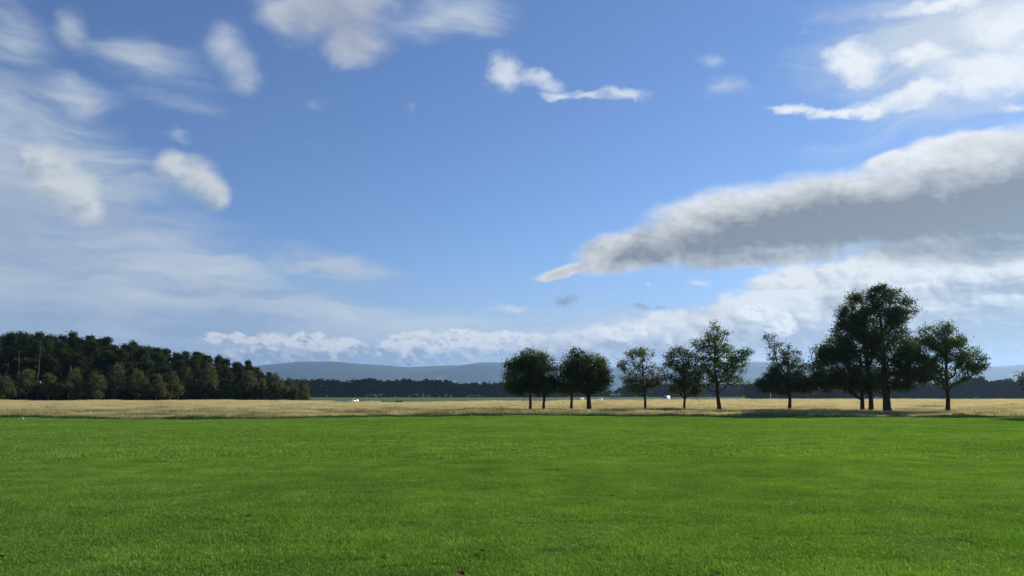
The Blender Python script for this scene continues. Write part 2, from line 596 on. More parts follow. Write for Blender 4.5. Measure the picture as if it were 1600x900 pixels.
def hill_colour(n):
    p = wpos(n)
    s = n.node('ShaderNodeSeparateXYZ')
    n.put(s.inputs[0], p)
    z = s.outputs[2]
    big = n.noise(p, 0.0016, 5.0, 0.6)
    heath = n.ramp(big, [(0.35, (0.018, 0.024, 0.018)), (0.6, (0.035, 0.036, 0.024)), (0.75, (0.10, 0.085, 0.045))])
    v = n.node('ShaderNodeTexVoronoi', feature='F1')
    n.put(v.inputs['Vector'], n.mapping(p, scale=(1, 0.6, 0)))
    v.inputs['Scale'].default_value = 0.0085
    c = n.node('ShaderNodeSeparateColor')
    n.put(c.inputs[0], v.outputs['Color'])
    fields = n.ramp(c.outputs[0], [(0.0, (0.015, 0.025, 0.014)), (0.68, (0.025, 0.038, 0.016)), (0.8, (0.11, 0.145, 0.045)), (1.0, (0.36, 0.33, 0.16))])
    low = n.remap(n.m('MULTIPLY_ADD', big, -160, z), 10, 110, 1.0, 0.0)
    low = n.m('MULTIPLY', low, n.remap(n.noise(p, 0.0011, 4.0, 0.6), 0.44, 0.6, 0.12, 1.0))
    return n.mix(low, heath, fields)


M_HILL = principled('hill_heath', hill_colour, 0.95, 0.05)
HX = np.linspace(-300, 1900, 221)
rows = np.linspace(0, 1, 46)
hv = []
for k in rows:
    D = 4600 + 6600 * k
    prof = np.clip(k / 0.72, 0, 1)
    rise = prof * prof * (3 - 2 * prof) if k <= 0.72 else 1 - 0.5 * ((k - 0.72) / 0.28) ** 2
    for px in HX:
        ridge_h = (615 - np.interp(px, *zip(*RIDGE))) / 1180.0 * (4600 + 6600 * 0.72) - 14
        x = (px - 800) / 1180.0 * D
        nz = mnoise.fractal(Vector((x * 0.0007, D * 0.0007, 3.1)), 0.9, 2.1, 5)
        z = -3 + ridge_h * rise * (1 + 0.55 * nz * (1 - rise)) + 110 * max(0, mnoise.noise(Vector((x * 0.0009, D * 0.0009, 8.0)))) * 4 * prof * (1 - prof)
        hv.append((x, D, z))
n_ = len(HX)
hi = (np.arange(len(rows) - 1)[:, None] * n_ + np.arange(n_ - 1)[None, :]).ravel()
hills = link('hills', fast_mesh('hills', hv, np.stack([hi, hi + 1, hi + n_ + 1, hi + n_], -1), M_HILL, True))
HILL_TREE = BVHTree.FromPolygons([Vector(v_) for v_ in hv], [tuple(int(q) for q in (i_, i_ + 1, i_ + n_ + 1, i_ + n_)) for i_ in hi])
tag(hills, 'long blue heather hills along the horizon', None, None, 'structure')

# ------------------------------------------------------------------ haze: one closed box of thin even air
bm = bmesh.new()
bmesh.ops.create_cube(bm, size=1.0)
HZ0, HZ1 = -8.0, 640.0
bmesh.ops.scale(bm, vec=(46000, 17000, HZ1 - HZ0), verts=bm.verts)
bmesh.ops.translate(bm, vec=(0, 7000, (HZ0 + HZ1) / 2), verts=bm.verts)
me = bpy.data.meshes.new('haze')
bm.to_mesh(me)
bm.free()
mh, nh, oh = material('haze_air')
pv = nh.node('ShaderNodeVolumePrincipled')
pv.inputs['Color'].default_value = (0.40, 0.64, 1.0, 1)
pv.inputs['Density'].default_value = 8.2e-5
pv.inputs['Anisotropy'].default_value = 0.4
nh.t.links.new(pv.outputs[0], oh.inputs['Volume'])
me.materials.append(mh)
haze = tag(link('haze', me), kind='stuff')

# ------------------------------------------------------------------ trees
def bark_colour(a, b):
    def f(n):
        p = n.mapping(n.node('ShaderNodeTexCoord').outputs['Object'], scale=(6, 6, 1.2))
        return n.mix(n.remap(n.noise(p, 3.0, 6.0, 0.65), 0.35, 0.65), a, b)
    return f


def bark(name, a, b):
    return principled(name, bark_colour(a, b), 0.9, 0.15,
                      bump=(lambda n: n.noise(n.mapping(n.node('ShaderNodeTexCoord').outputs['Object'], scale=(9, 9, 1.5)), 4.0, 5.0, 0.6), 0.6, 0.03))


def foliage(name, dark, mid, light, trans=0.35, odd=None, gloss=0.02):
    def f(n):
        t = attr(n, 'tint')
        big = n.noise(wpos(n), 0.7, 3.0, 0.6)
        k = n.m('MULTIPLY_ADD', big, 0.8, n.m('MULTIPLY_ADD', t, 0.6, -0.2))
        c = n.ramp(k, [(0.15, dark), (0.5, mid), (0.85, light)])
        if odd:
            c = n.mix(n.remap(n.m('MULTIPLY_ADD', t, 0.35, n.noise(wpos(n), 0.45, 2.0, 0.5)), 0.66, 0.78), c, odd)
        return c
    return leafy(name, f, trans, (1.0, 1.0, 0.5), gloss)


M_BARK = bark('bark_dark', (0.028, 0.020, 0.014), (0.07, 0.05, 0.035))
M_BARK_PALE = bark('bark_pale', (0.09, 0.075, 0.06), (0.19, 0.165, 0.14))
M_BARK_PINE = bark('bark_pine', (0.08, 0.05, 0.035), (0.2, 0.14, 0.10))
M_LEAF_DARK = foliage('leaf_dark_green', (0.030, 0.046, 0.013), (0.062, 0.092, 0.023), (0.15, 0.185, 0.045), 0.45)
M_LEAF_MID = foliage('leaf_fresh_green', (0.040, 0.066, 0.018), (0.085, 0.14, 0.030), (0.17, 0.24, 0.055), 0.48)
M_LEAF_OLIVE = foliage('leaf_olive', (0.03, 0.042, 0.012), (0.085, 0.105, 0.026), (0.17, 0.17, 0.05), 0.42, odd=(0.15, 0.12, 0.04))
M_LEAF_SILVER = foliage('leaf_grey_green', (0.032, 0.05, 0.022), (0.075, 0.105, 0.045), (0.16, 0.18, 0.08), 0.4)
M_LEAF_WOOD = foliage('leaf_wood_edge', (0.034, 0.05, 0.016), (0.085, 0.112, 0.034), (0.18, 0.20, 0.065), 0.45, odd=(0.16, 0.14, 0.052))
M_NEEDLE = foliage('pine_needles', (0.024, 0.038, 0.017), (0.05, 0.074, 0.031), (0.105, 0.122, 0.054), 0.35, None, 0.0)
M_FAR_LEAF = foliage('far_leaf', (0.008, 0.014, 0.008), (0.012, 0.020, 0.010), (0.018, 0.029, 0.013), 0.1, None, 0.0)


def leaves_mesh(name, centres, radii, per, size, mat, rng, flat=0.75, narrow=0.55):
    """small folded leaf faces scattered round each twig end"""
    n = len(centres) * per
    c = np.repeat(np.asarray(centres), per, 0)
    r = np.repeat(np.asarray(radii), per)
    off = rng.normal(size=(n, 3)) * 0.55
    off[:, 2] *= flat
    p = c + off * r[:, None]
    d = rng.normal(size=(n, 3))
    d[:, 2] -= 0.25
    d /= np.linalg.norm(d, axis=1, keepdims=True)
    w = np.cross(d, rng.normal(size=(n, 3)) * 0.6 + np.array([0, 0, 1.0]))
    w /= np.linalg.norm(w, axis=1, keepdims=True) + 1e-9
    nn = np.cross(w, d)
    s = (size * rng.uniform(0.65, 1.35, n))[:, None]
    v = np.empty((n, 4, 3))
    v[:, 0] = p - d * s * 0.5
    v[:, 1] = p + w * s * 0.5 * narrow + nn * s * 0.10
    v[:, 2] = p + d * s * 0.5
    v[:, 3] = p - w * s * 0.5 * narrow + nn * s * 0.10
    i = np.arange(n)[:, None] * 4
    f = np.concatenate([i + [0, 1, 2], i + [0, 2, 3]])
    tint = np.repeat(np.clip(np.repeat(rng.uniform(0, 1, len(centres)), per) * 0.5 + rng.uniform(0, 1, n) * 0.5, 0, 1), 4)
    return fast_mesh(name, v.reshape(-1, 3), f, mat, False, {'tint': tint})


def grow(trunk, targets, rng, base_r, tip_r=0.012, step=0.55, flare=1.6):
    """limbs from a trunk line to every target; returns (verts, quads) of tapered tubes"""
    pos = [np.asarray(p, float) for p in trunk]
    par = [-1] + list(range(len(trunk) - 1))
    nt = len(trunk)
    tg = np.asarray(targets, float)
    axis_d = np.min(np.linalg.norm(tg[:, None, :] - np.asarray(trunk)[None, :, :], axis=2), 1)
    first_fork = trunk[max(1, int(nt * 0.3))][2]
    P = np.zeros((len(trunk) + len(tg) * 14 + 10, 3))
    P[:nt] = np.asarray(trunk)
    n = nt
    ends = []
    for j in np.argsort(axis_d):
        t = tg[j]
        d = P[:n] - t
        dist = np.linalg.norm(d, axis=1)
        hd = np.hypot(d[:, 0], d[:, 1])
        pen = np.clip(P[:n, 2] - (t[2] - 0.45 * hd), 0, None) * 1.6
        pen = pen + np.clip(first_fork - P[:n, 2], 0, None) * 3
        k = int(np.argmin(dist + pen))
        L = dist[k]
        m = int(min(13, max(1, math.ceil(L / step))))
        a = P[k].copy()
        last = k
        bow = rng.normal(size=3) * 0.10 * L
        bow[2] = -abs(bow[2]) - 0.03 * L
        for q in range(1, m + 1):
            u = q / m
            p = a + (t - a) * u + bow * (4 * u * (1 - u))
            P[n] = p
            par.append(last)
            last = n
            n += 1
        ends.append(last)
    P = P[:n]
    par = np.asarray(par)
    load = np.zeros(n)
    for e in ends:
        load[e] += 1
    load[nt - 1] += 1
    for i in range(n - 1, 0, -1):
        load[par[i]] += load[i]
    r = tip_r * np.maximum(load, 1) ** 0.46
    sc_ = base_r / r[0]
    thick = np.clip((r - tip_r) / (r[0] - tip_r + 1e-9), 0, 1)
    r = r * (1 + (sc_ - 1) * thick)
    r[0] *= flare
    r[1] *= 1 + (flare - 1) * 0.25
    verts, quads = [], []
    for i in range(1, n):
        a, b = P[par[i]], P[i]
        ra, rb = r[par[i]], r[i]
        if par[i] >= 1 and i >= nt and load[par[i]] > load[i] * 1.6:
            ra = min(ra, rb * 1.25)
        sides = 8 if i < nt else (6 if rb > 0.04 else 4)
        ax = b - a
        ln = np.linalg.norm(ax)
        if ln < 1e-6:
            continue
        ax /= ln
        u = np.cross(ax, [0.31, 0.95, 0.05])
        u /= np.linalg.norm(u)
        w = np.cross(ax, u)
        s0 = len(verts)
        for (c, rr, e) in ((a, ra, 0.0), (b, rb, 0.02)):
            for q in range(sides):
                th = 2 * math.pi * q / sides
                verts.append(c + ax * e + (u * math.cos(th) + w * math.sin(th)) * rr)
        for q in range(sides):
            q2 = (q + 1) % sides
            quads.append((s0 + q, s0 + q2, s0 + sides + q2, s0 + sides + q))
    return np.asarray(verts), np.asarray(quads), r


def lobe_points(lobes, rng, spacing, core=0.45):
    """points through a crown made of overlapping ellipsoids, thicker towards the outside"""
    pts = []
    for l in lobes:
        c, rad = np.asarray(l[0], float), np.asarray(l[1], float)
        area = 4 * math.pi * ((rad[0] * rad[1]) ** 1.6 / 3 + (rad[0] * rad[2]) ** 1.6 / 3 + (rad[1] * rad[2]) ** 1.6 / 3) ** (1 / 1.6)
        n = max(4, int(area / spacing ** 2 * (l[2] if len(l) > 2 else 1.0)))
        d = rng.normal(size=(n, 3))
        d /= np.linalg.norm(d, axis=1, keepdims=True)
        rr = core + (1 - core) * rng.uniform(0, 1, n) ** 0.6
        wob = np.array([1 + 0.28 * mnoise.noise(Vector(tuple(q * 1.9 + c))) for q in d])
        pts.append(c + d * rad * (rr * wob)[:, None])
    return np.concatenate(pts)


def build_tree(name, base, trunk_top, lobes, seed, leaf_mat, bark_mat=None, spacing=0.6, per=42, leaf=0.145, clump=0.48, base_r=0.16,
               lean=0.0, core=0.45, link_it=True):
    """one tree as trunk + crown under an Empty standing at its foot; lobes in metres about the foot"""
    rng = np.random.default_rng(seed)
    root = bpy.data.objects.new(name, None)
    root.empty_display_size = 0.5
    COL.objects.link(root)
    root.location = base
    tz = np.linspace(-0.12, trunk_top, max(6, int(trunk_top / 0.55)))
    wob = np.cumsum(rng.normal(size=(len(tz), 2)) * 0.035, 0)
    trunk = np.stack([wob[:, 0] + lean * tz, wob[:, 1], tz], -1)
    pts = lobe_points(lobes, rng, spacing, core)
    v, q, _ = grow(trunk, pts, rng, base_r)
    link('trunk', fast_mesh(name + '_trunk', v, q, bark_mat or M_BARK, True), root)
    per = int(per * 1.25) if leaf < 0.2 else per
    rad = clump * rng.uniform(0.7, 1.3, len(pts))
    link('crown', leaves_mesh(name + '_crown', pts, rad, per, leaf, leaf_mat, rng), root)
    return root


def ground_at(px, dist):
    x = at(px, 630, dist).x
    return Vector((x, dist, float(height(x, dist))))


def photo_tree(name, px, dist, lobes, seed, leaf_mat, label, group=None, top=None, depth=1.0, lobes_y=None, **kw):
    """tree whose crown lobes are listed as (x, y, rx, ry[, density[, depth offset m]]) in the photograph's pixels"""
    base = ground_at(px, dist)
    s = dist / FPX * 1.01
    out = []
    zmax = 0
    rng = random.Random(seed)
    for l in lobes:
        p = at(l[0], l[1], dist)
        rx, rz = l[2] * s, l[3] * s
        ry = (rx * 0.6 + rz * 0.4) * depth
        dy = l[5] if len(l) > 5 else rng.uniform(-0.35, 0.35) * ry
        out.append(((p.x - base.x, dy, p.z - base.z), (rx, ry, rz), l[4] if len(l) > 4 else 1.0))
        zmax = max(zmax, p.z - base.z + rz)
    o = build_tree(name, base, top or zmax * 0.8, out, seed, leaf_mat, **kw)
    return tag(o, label, 'tree', group)


ROW = 'trees along the meadow edge'
DR = 65.0
photo_tree('broadleaf_tree', 828, DR, [(813, 588, 27, 28), (826, 566, 22, 20), (806, 602, 18, 14), (832, 598, 20, 16), (808, 572, 15, 14)], 11, M_LEAF_DARK,
           'dense dark round tree on a thin trunk, leftmost of the meadow row', ROW, spacing=0.5, per=46, clump=0.42, base_r=0.105)
photo_tree('broadleaf_tree', 849, DR - 1, [(853, 588, 20, 26), (846, 568, 16, 18), (859, 602, 13, 14), (840, 600, 14, 14)], 12, M_LEAF_DARK,
           'dark tree with sunlit right side, crown merged with the leftmost tree', ROW, spacing=0.5, per=46, clump=0.42, base_r=0.10)
photo_tree('broadleaf_tree', 891, DR, [(889, 594, 17, 24), (892, 574, 15, 18), (884, 606, 13, 10)], 13, M_LEAF_DARK,
           'narrow dark tree whose crown merges with the broader tree on its right', ROW, spacing=0.5, per=46, clump=0.42, base_r=0.10)
photo_tree('broadleaf_tree', 920.5, DR - 1, [(921, 580, 28, 24), (905, 566, 18, 17), (925, 602, 26, 15), (938, 588, 15, 22), (902, 550, 8, 6), (908, 600, 16, 14)], 14, M_LEAF_DARK,
           'broad dark dome-shaped tree on a thick trunk, fourth from the left', ROW, spacing=0.5, per=48, clump=0.42, base_r=0.17)
photo_tree('broadleaf_tree', 1009, DR, [(1002, 557, 23, 15, 0.9), (983, 575, 20, 18, 0.8), (1014, 585, 24, 20, 0.8), (998, 604, 26, 12, 0.9), (1027, 602, 13, 14, 1.0),
                                        (985, 600, 18, 12, .7)], 15, M_LEAF_OLIVE,
           'airy olive and brown autumn tree with sky showing through', ROW, spacing=0.62, per=30, clump=0.36, leaf=0.145, base_r=0.10, lean=-0.03)
photo_tree('broadleaf_tree', 1069, DR, [(1060, 558, 22, 16, 0.9), (1052, 582, 17, 22, 0.9), (1078, 582, 22, 24), (1070, 606, 24, 12), (1084, 606, 12, 12)], 16, M_LEAF_DARK,
           'small dark green tree half behind the taller spreading tree', ROW, spacing=0.56, per=38, clump=0.40, base_r=0.09)
photo_tree('broadleaf_tree', 1123, DR - 1, [(1121, 530, 20, 20, .9), (1103, 552, 24, 20, .9), (1140, 556, 24, 22, .9), (1122, 580, 30, 22, .9), (1156, 566, 14, 20, .9),
                                          (1094, 538, 13, 11, .8), (1150, 597, 18, 8, .8), (1118, 510, 9, 7, .8), (1098, 592, 18, 14), (1165, 550, 8, 8, .8)], 17, M_LEAF_MID,
           'tall green spreading tree with ragged twigs in the middle of the row', ROW, spacing=0.62, per=36, clump=0.36, leaf=0.15, base_r=0.15)
photo_tree('broadleaf_tree', 1233, DR - 2, [(1216, 560, 16, 16, .7), (1240, 560, 16, 16, .8), (1226, 580, 30, 16, .9), (1256, 602, 20, 11, 1.7), (1200, 602, 22, 10, 1.7), (1228, 602, 44, 14, 1.5), (1226, 592, 38, 12, 1.3),
                                          (1206, 534, 9, 11, .7), (1216, 545, 12, 10, .7), (1198, 526, 4, 4, .8), (1252, 578, 12, 9, .9), (1200, 582, 12, 8, .8), (1238, 543, 6, 7, .7)], 18, M_LEAF_SILVER,
           'pale feathery conical tree with thin arching top, left of the tallest trees', ROW, spacing=0.5, per=28, clump=0.3, leaf=0.13, base_r=0.12)
photo_tree('broadleaf_tree', 1347, 62, [(1300, 574, 30, 30), (1312, 545, 22, 22), (1288, 594, 24, 15), (1328, 592, 28, 20), (1292, 556, 14, 12, .9), (1280, 546, 8, 7, .8)], 19, M_LEAF_DARK,
           'big dark tree on the leftmost of three close trunks', ROW, spacing=0.48, per=50, clump=0.44, base_r=0.15)
photo_tree('broadleaf_tree', 1360.5, 61, [(1334, 498, 20, 26), (1346, 542, 32, 30), (1336, 468, 15, 10), (1356, 588, 30, 24), (1318, 518, 16, 16), (1316, 490, 8, 8, .8), (1356, 508, 16, 30, 1.2), (1360, 480, 9, 14, 1.0)], 20, M_LEAF_DARK,
           'tall dark tree on the middle one of three close trunks', ROW, spacing=0.5, per=50, clump=0.44, base_r=0.17)
photo_tree('broadleaf_tree', 1387.5, 60, [(1382, 482, 22, 24), (1380, 456, 17, 9), (1406, 496, 17, 16, .9), (1390, 540, 36, 36), (1420, 566, 22, 30), (1398, 594, 42, 16), (1417, 474, 9, 9, .9),
                                        (1364, 462, 8, 12, .9), (1400, 460, 8, 7, .9), (1427, 486, 5, 5, .8)], 21, M_LEAF_DARK,
           'tallest darkest tree on a thick flared trunk', ROW, spacing=0.5, per=52, clump=0.44, base_r=0.27)
photo_tree('broadleaf_tree', 1481.5, 61, [(1468, 528, 27, 20), (1452, 550, 28, 24), (1490, 550, 24, 20), (1440, 578, 28, 24), (1512, 574, 24, 10), (1529, 566, 12, 11),
                                        (1462, 586, 24, 16), (1524, 552, 8, 7, .9), (1502, 530, 11, 10, .9), (1496, 592, 18, 9, .5), (1478, 512, 12, 8, .8), (1508, 556, 12, 12, .8)], 22, M_LEAF_MID,
           'leaning green tree with forked limbs at the right end of the row', ROW, spacing=0.54, per=42, clump=0.38, base_r=0.15)
photo_tree('broadleaf_tree', 1745, 50, [(1735, 560, 90, 36), (1775, 520, 80, 40), (1705, 590, 74, 22, .8), (1616, 588, 26, 13, 1.0), (1606, 600, 12, 7, .8), (1790, 575, 80, 40)], 23, M_LEAF_DARK,
           'tree at the right edge of the view, only a few leafy twigs showing', ROW, spacing=0.6, per=36, clump=0.42, base_r=0.16)

# ------------------------------------------------------------------ the wood on the left
WOOD_PINES = 'pines of the wood'
WOOD_EDGE = 'small trees along the wood edge'


def pine(seed, H):
    """tall pine: bare trunk below, flat uneven pads of needles above"""
    rng = random.Random(seed)
    lobes = []
    n = rng.randint(15, 19)
    for k in range(n):
        u = (k + rng.uniform(-0.4, 0.4)) / (n - 1)
        z = H * (0.36 + 0.6 * u)
        spread = (1.0 - 0.82 * max(u, 0) ** 2.2) * H * 0.21
        a = rng.uniform(0, 2 * math.pi)
        r = spread * rng.uniform(0.25, 1.0)
        w = H * rng.uniform(0.06, 0.13) * (1.15 - 0.6 * u)
        lobes.append(((r * math.cos(a), r * math.sin(a), z + 0.12 * r), (w, w, w * rng.uniform(0.26, 0.45)), 1.0))
    lobes.append(((rng.uniform(-0.3, 0.3), 0, H * 0.975), (0.7, 0.7, 0.4), 1.0))
    return build_tree('pine_tree', (0, 0, 0), H * 0.95, lobes, seed, M_NEEDLE, M_BARK_PINE, spacing=0.66, per=32, leaf=0.36, clump=0.52, base_r=0.2, core=0.3,
                      lean=rng.uniform(-0.025, 0.025))


def edge_tree(seed, H, W_):
    """small broad tree with foliage nearly to the ground and a ragged outline"""
    rng = random.Random(seed)
    lobes = [((rng.uniform(-0.2, 0.2), 0, H * 0.52), (W_ * 0.8, W_ * 0.8, H * 0.3), 1.0), ((rng.uniform(-0.4, 0.4), 0, H * 0.8), (W_ * 0.45, W_ * 0.45, H * 0.2), 0.9)]
    for k in range(8):
        a = rng.uniform(0, 6.28)
        q = rng.uniform(0.5, 1.0)
        lobes.append(((W_ * q * math.cos(a), W_ * q * math.sin(a), H * rng.uniform(0.24, 0.72 - 0.25 * q)), (W_ * rng.uniform(0.3, 0.5), W_ * 0.4, H * rng.uniform(0.09, 0.15)), 1.0))
    return build_tree('edge_tree', (0, 0, 0), H * 0.85, lobes, seed, M_LEAF_WOOD, M_BARK_PALE, spacing=0.6, per=26, leaf=0.25, clump=0.42, base_r=0.12)


def put(proto, first, px, dist, rot, scale, label, category, group):
    o = proto if first else copy_tree(proto)
    o.location = ground_at(px, dist)
    o.rotation_euler = (0, 0, rot)
    o.scale = (scale[0], scale[0], scale[1])
    return tag(o, label, category, group)


rng = random.Random(5)
pines = [pine(100 + i, 13.5) for i in range(5)]
used = set()


def edge_dist(px):
    return float(np.interp(px, [-150, 0, 250, 400, 480, 600], [138, 143, 158, 178, 196, 220]))


def pine_top(px):
    return float(np.interp(px, [-150, 0, 55, 110, 160, 200, 250, 300, 330, 380, 405, 425, 440], [518, 520, 514, 520, 526, 532, 540, 547, 546, 556, 562, 575, 588]))


spots = []
for row, (off, step, jit) in enumerate([(5, 27, 7), (13, 21, 7), (24, 19, 6), (38, 19, 6)]):
    px = -24 + row * 9
    while px < 436 - row * 3:  # the wood ends here
        spots.append((row, px + rng.uniform(-jit, jit), off + rng.uniform(-2.5, 2.5)))
        px += step
EDGE_TREES = [  # px, height px, width factor, label
    (-14, 46, 1.0, 'green edge tree with reddish twigs, cut by the left border of the view', 'cut-off green edge tree'),
    (8, 36, 0.75, 'low reddish-brown edge tree nearest the left border', 'low reddish edge tree'),
    (40, 49, 1.05, 'olive bushy edge tree below the pale leaning dead trunk', 'olive bush tree below the leaning dead trunk'),
    (74, 40, 1.1, 'second olive edge tree right of the pale dead trunk', 'second olive edge tree'),
    (112, 50, 0.85, 'dark slim edge tree between two olive ones', 'slim dark edge tree'),
    (147, 43, 1.05, 'yellowish edge tree with pale trunk, fifth along the wood', 'yellowish edge tree'),
    (178, 55, 1.05, 'tall green edge tree, sixth along the wood', 'tall green edge tree'),
    (212, 50, 0.95, 'broad green edge tree with two pale stems beside it', 'broad green edge tree'),
    (243, 40, 0.9, 'dark edge tree in shade under the pines', 'shaded dark edge tree'),
    (266, 46, 0.8, 'olive edge tree just left of the golden conical one', 'olive tree left of the golden cone'),
    (289, 54, 0.9, 'golden-brown conical edge tree', 'golden-brown conical tree'),
    (323, 57, 1.15, 'large yellow-green conical edge tree beside the dark gap', 'large yellow-green conical tree'),
    (386, 50, 1.1, 'thin grey-brown edge tree with bare trunk showing', 'thin grey-brown edge tree'),
    (408, 36, 0.7, 'slender edge tree next to the tall pale stem', 'slender tree by the pale stem'),
    (429, 48, 1.15, 'rounded green edge tree near the end of the wood', 'rounded green edge tree'),
    (452, 42, 1.0, 'brownish edge tree, second from the end of the wood', 'brownish second-last edge tree'),
    (472, 40, 0.9, 'last low edge tree where the wood meets the field', 'last low edge tree'),
]
taken = {}


def pine_label(row, px):
    """front and skyline pines are told apart by the edge tree they stand behind"""
    if row in (1, 2):
        return 'dark pine inside the wood, mostly hidden by other pines'
    near = min(EDGE_TREES, key=lambda e: abs(e[0] - px))
    side = 'straight' if abs(near[0] - px) < 4 else ('just left' if px < near[0] else 'just right')
    what = {0: 'tall front pine', 3: 'skyline pine'}[row]
    verb = 'behind' if side == 'straight' else side + ' of'
    text = '%s %s the %s' % (what, verb, near[4])
    taken[text] = taken.get(text, 0) + 1
    if taken[text] > 1:
        text = text.replace(what, ('taller ' if row else 'darker ') + what, 1) if taken[text] == 2 else text.replace(what, 'slimmer ' + what, 1)
    return text


for i, (row, px, off) in enumerate(spots):
    D = edge_dist(px) + off
    want = (615 - (pine_top(px) + (rng.uniform(8, 26) if row < 2 else rng.uniform(-2, 9)))) / FPX * D + EYE
    k = rng.randrange(5)
    sz = want / 13.5
    sxy = max(0.62, min(1.05, sz * rng.uniform(0.95, 1.15)))
    lab = pine_label(row, px)
    put(pines[k], k not in used, px, D, rng.uniform(0, 6.28), (sxy, sz), lab, 'tree', WOOD_PINES + (' in front', ' within', ' within', ' on the skyline')[row])
    used.add(k)

edges = [edge_tree(200 + i, 6.0, 2.35) for i in range(5)]
used = set()
for i, (px, hp, wf, lab, _) in enumerate(EDGE_TREES):
    D = edge_dist(px) - 1.5 + rng.uniform(-1.5, 1.5)
    k = i % 5
    h = (hp - 8) / FPX * D + 1.4
    put(edges[k], k not in used, px, D, rng.uniform(0, 6.28), (wf * 1.0, h / 6.0), lab, 'tree', WOOD_EDGE)
    used.add(k)


def snag(px, y0, y1, lean, r, off, label):
    """bare pale dead trunk with a few broken stubs"""
    D = edge_dist(px) + off
    base = ground_at(px, D)
    top = at(px, y1, D).z - base.z
    rr = np.random.default_rng(int(px))
    tz = np.linspace(-0.1, top, 12)
    trunk = np.stack([lean * tz + np.cumsum(rr.normal(size=12) * 0.04), np.cumsum(rr.normal(size=12) * 0.04), tz], -1)
    tg = []
    for k in range(5):
        z = top * rr.uniform(0.5, 0.97)
        a = rr.uniform(0, 6.28)
        l = rr.uniform(0.4, 1.1)
        tg.append((lean * z + l * math.cos(a), l * math.sin(a), z + rr.uniform(0.0, 0.4)))
    v, q, _ = grow(trunk, tg, rr, r, 0.03)
    o = link('dead_tree', fast_mesh('dead_tree', v, q, M_BARK_PALE, True))
    o.location = base
    tag(o, label, 'dead tree', 'pale dead trunks in the wood')


snag(31, 600, 549, -0.12, 0.10, 0.2, 'pale leaning dead trunk standing at the left of the wood')
snag(58, 600, 543, 0.0, 0.09, 0.6, 'pale upright bare trunk among the front pines')
snag(8, 600, 566, 0.01, 0.08, 0.3, 'pale bare trunk at the far left of the wood')
snag(107, 600, 570, 0.0, 0.10, 0.2, 'pale broken trunk with a sideways stub')
snag(404, 620, 580, 0.0, 0.09, -1.0, 'tall thin pale stem near the end of the wood')

# ------------------------------------------------------------------ far woods
def far_wood(name, px0, px1, dist, tops, seed, label, step=9):
    rr = np.random.default_rng(seed)
    cs, rs = [], []
    px = px0
    while px < px1:
        D = dist + rr.uniform(-25, 25)
        h = (615 - np.interp(px, *zip(*tops))) / FPX * D + EYE + 1.8 + rr.uniform(-0.8, 0.8)
        w = rr.uniform(0.4, 0.6) * h * 0.62
        x = at(px, 600, D).x
        z0 = float(height(x, D))
        n = 90
        d = rr.normal(size=(n, 3))
        d /= np.linalg.norm(d, axis=1, keepdims=True)
        rad = np.array([w, w, h * 0.42])
        c = np.array([x, D, z0 + h * 0.56]) + d * rad * rr.uniform(0.6, 1.0, (n, 1))
        cs.append(c)
        n2 = 26   # skirt of low growth under the crowns
        c2 = np.stack([x + rr.uniform(-1, 1, n2) * w * 1.2, D + rr.uniform(-3, 3, n2), z0 + rr.uniform(0, 0.45, n2) * h], -1)
        cs.append(c2)
        px += step * rr.uniform(0.7, 1.3)
    cs = np.concatenate(cs)
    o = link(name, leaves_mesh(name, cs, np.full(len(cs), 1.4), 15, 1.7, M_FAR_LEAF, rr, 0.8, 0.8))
    return tag(o, label, None, None, 'stuff')


far_wood('distant_woodland', 380, 880, 720, [(380, 597), (500, 592), (540, 596), (580, 590), (600, 596), (615, 592), (650, 594), (680, 592), (700, 593), (712, 599), (740, 598), (765, 598), (880, 598)],
         41, 'dark far-off wood behind the playing field')
far_wood('distant_woodland', 860, 1180, 760, [(860, 600), (940, 614), (962, 612), (975, 602), (1060, 600), (1180, 600)], 42, 'far-off wood glimpsed between the meadow trees')
far_wood('distant_woodland', 1170, 1760, 560, [(1170, 600), (1260, 606), (1310, 607), (1400, 600), (1490, 600), (1515, 589), (1528, 588), (1540, 598), (1560, 595), (1600, 594), (1760, 592)],
         43, 'hazy far-off wood behind the right end of the row')

# ------------------------------------------------------------------ grass: tiles of blades strewn by geometry nodes
TILES = bpy.data.collections.new('grass_tiles')      # never linked to the scene: only a store for the scatterers


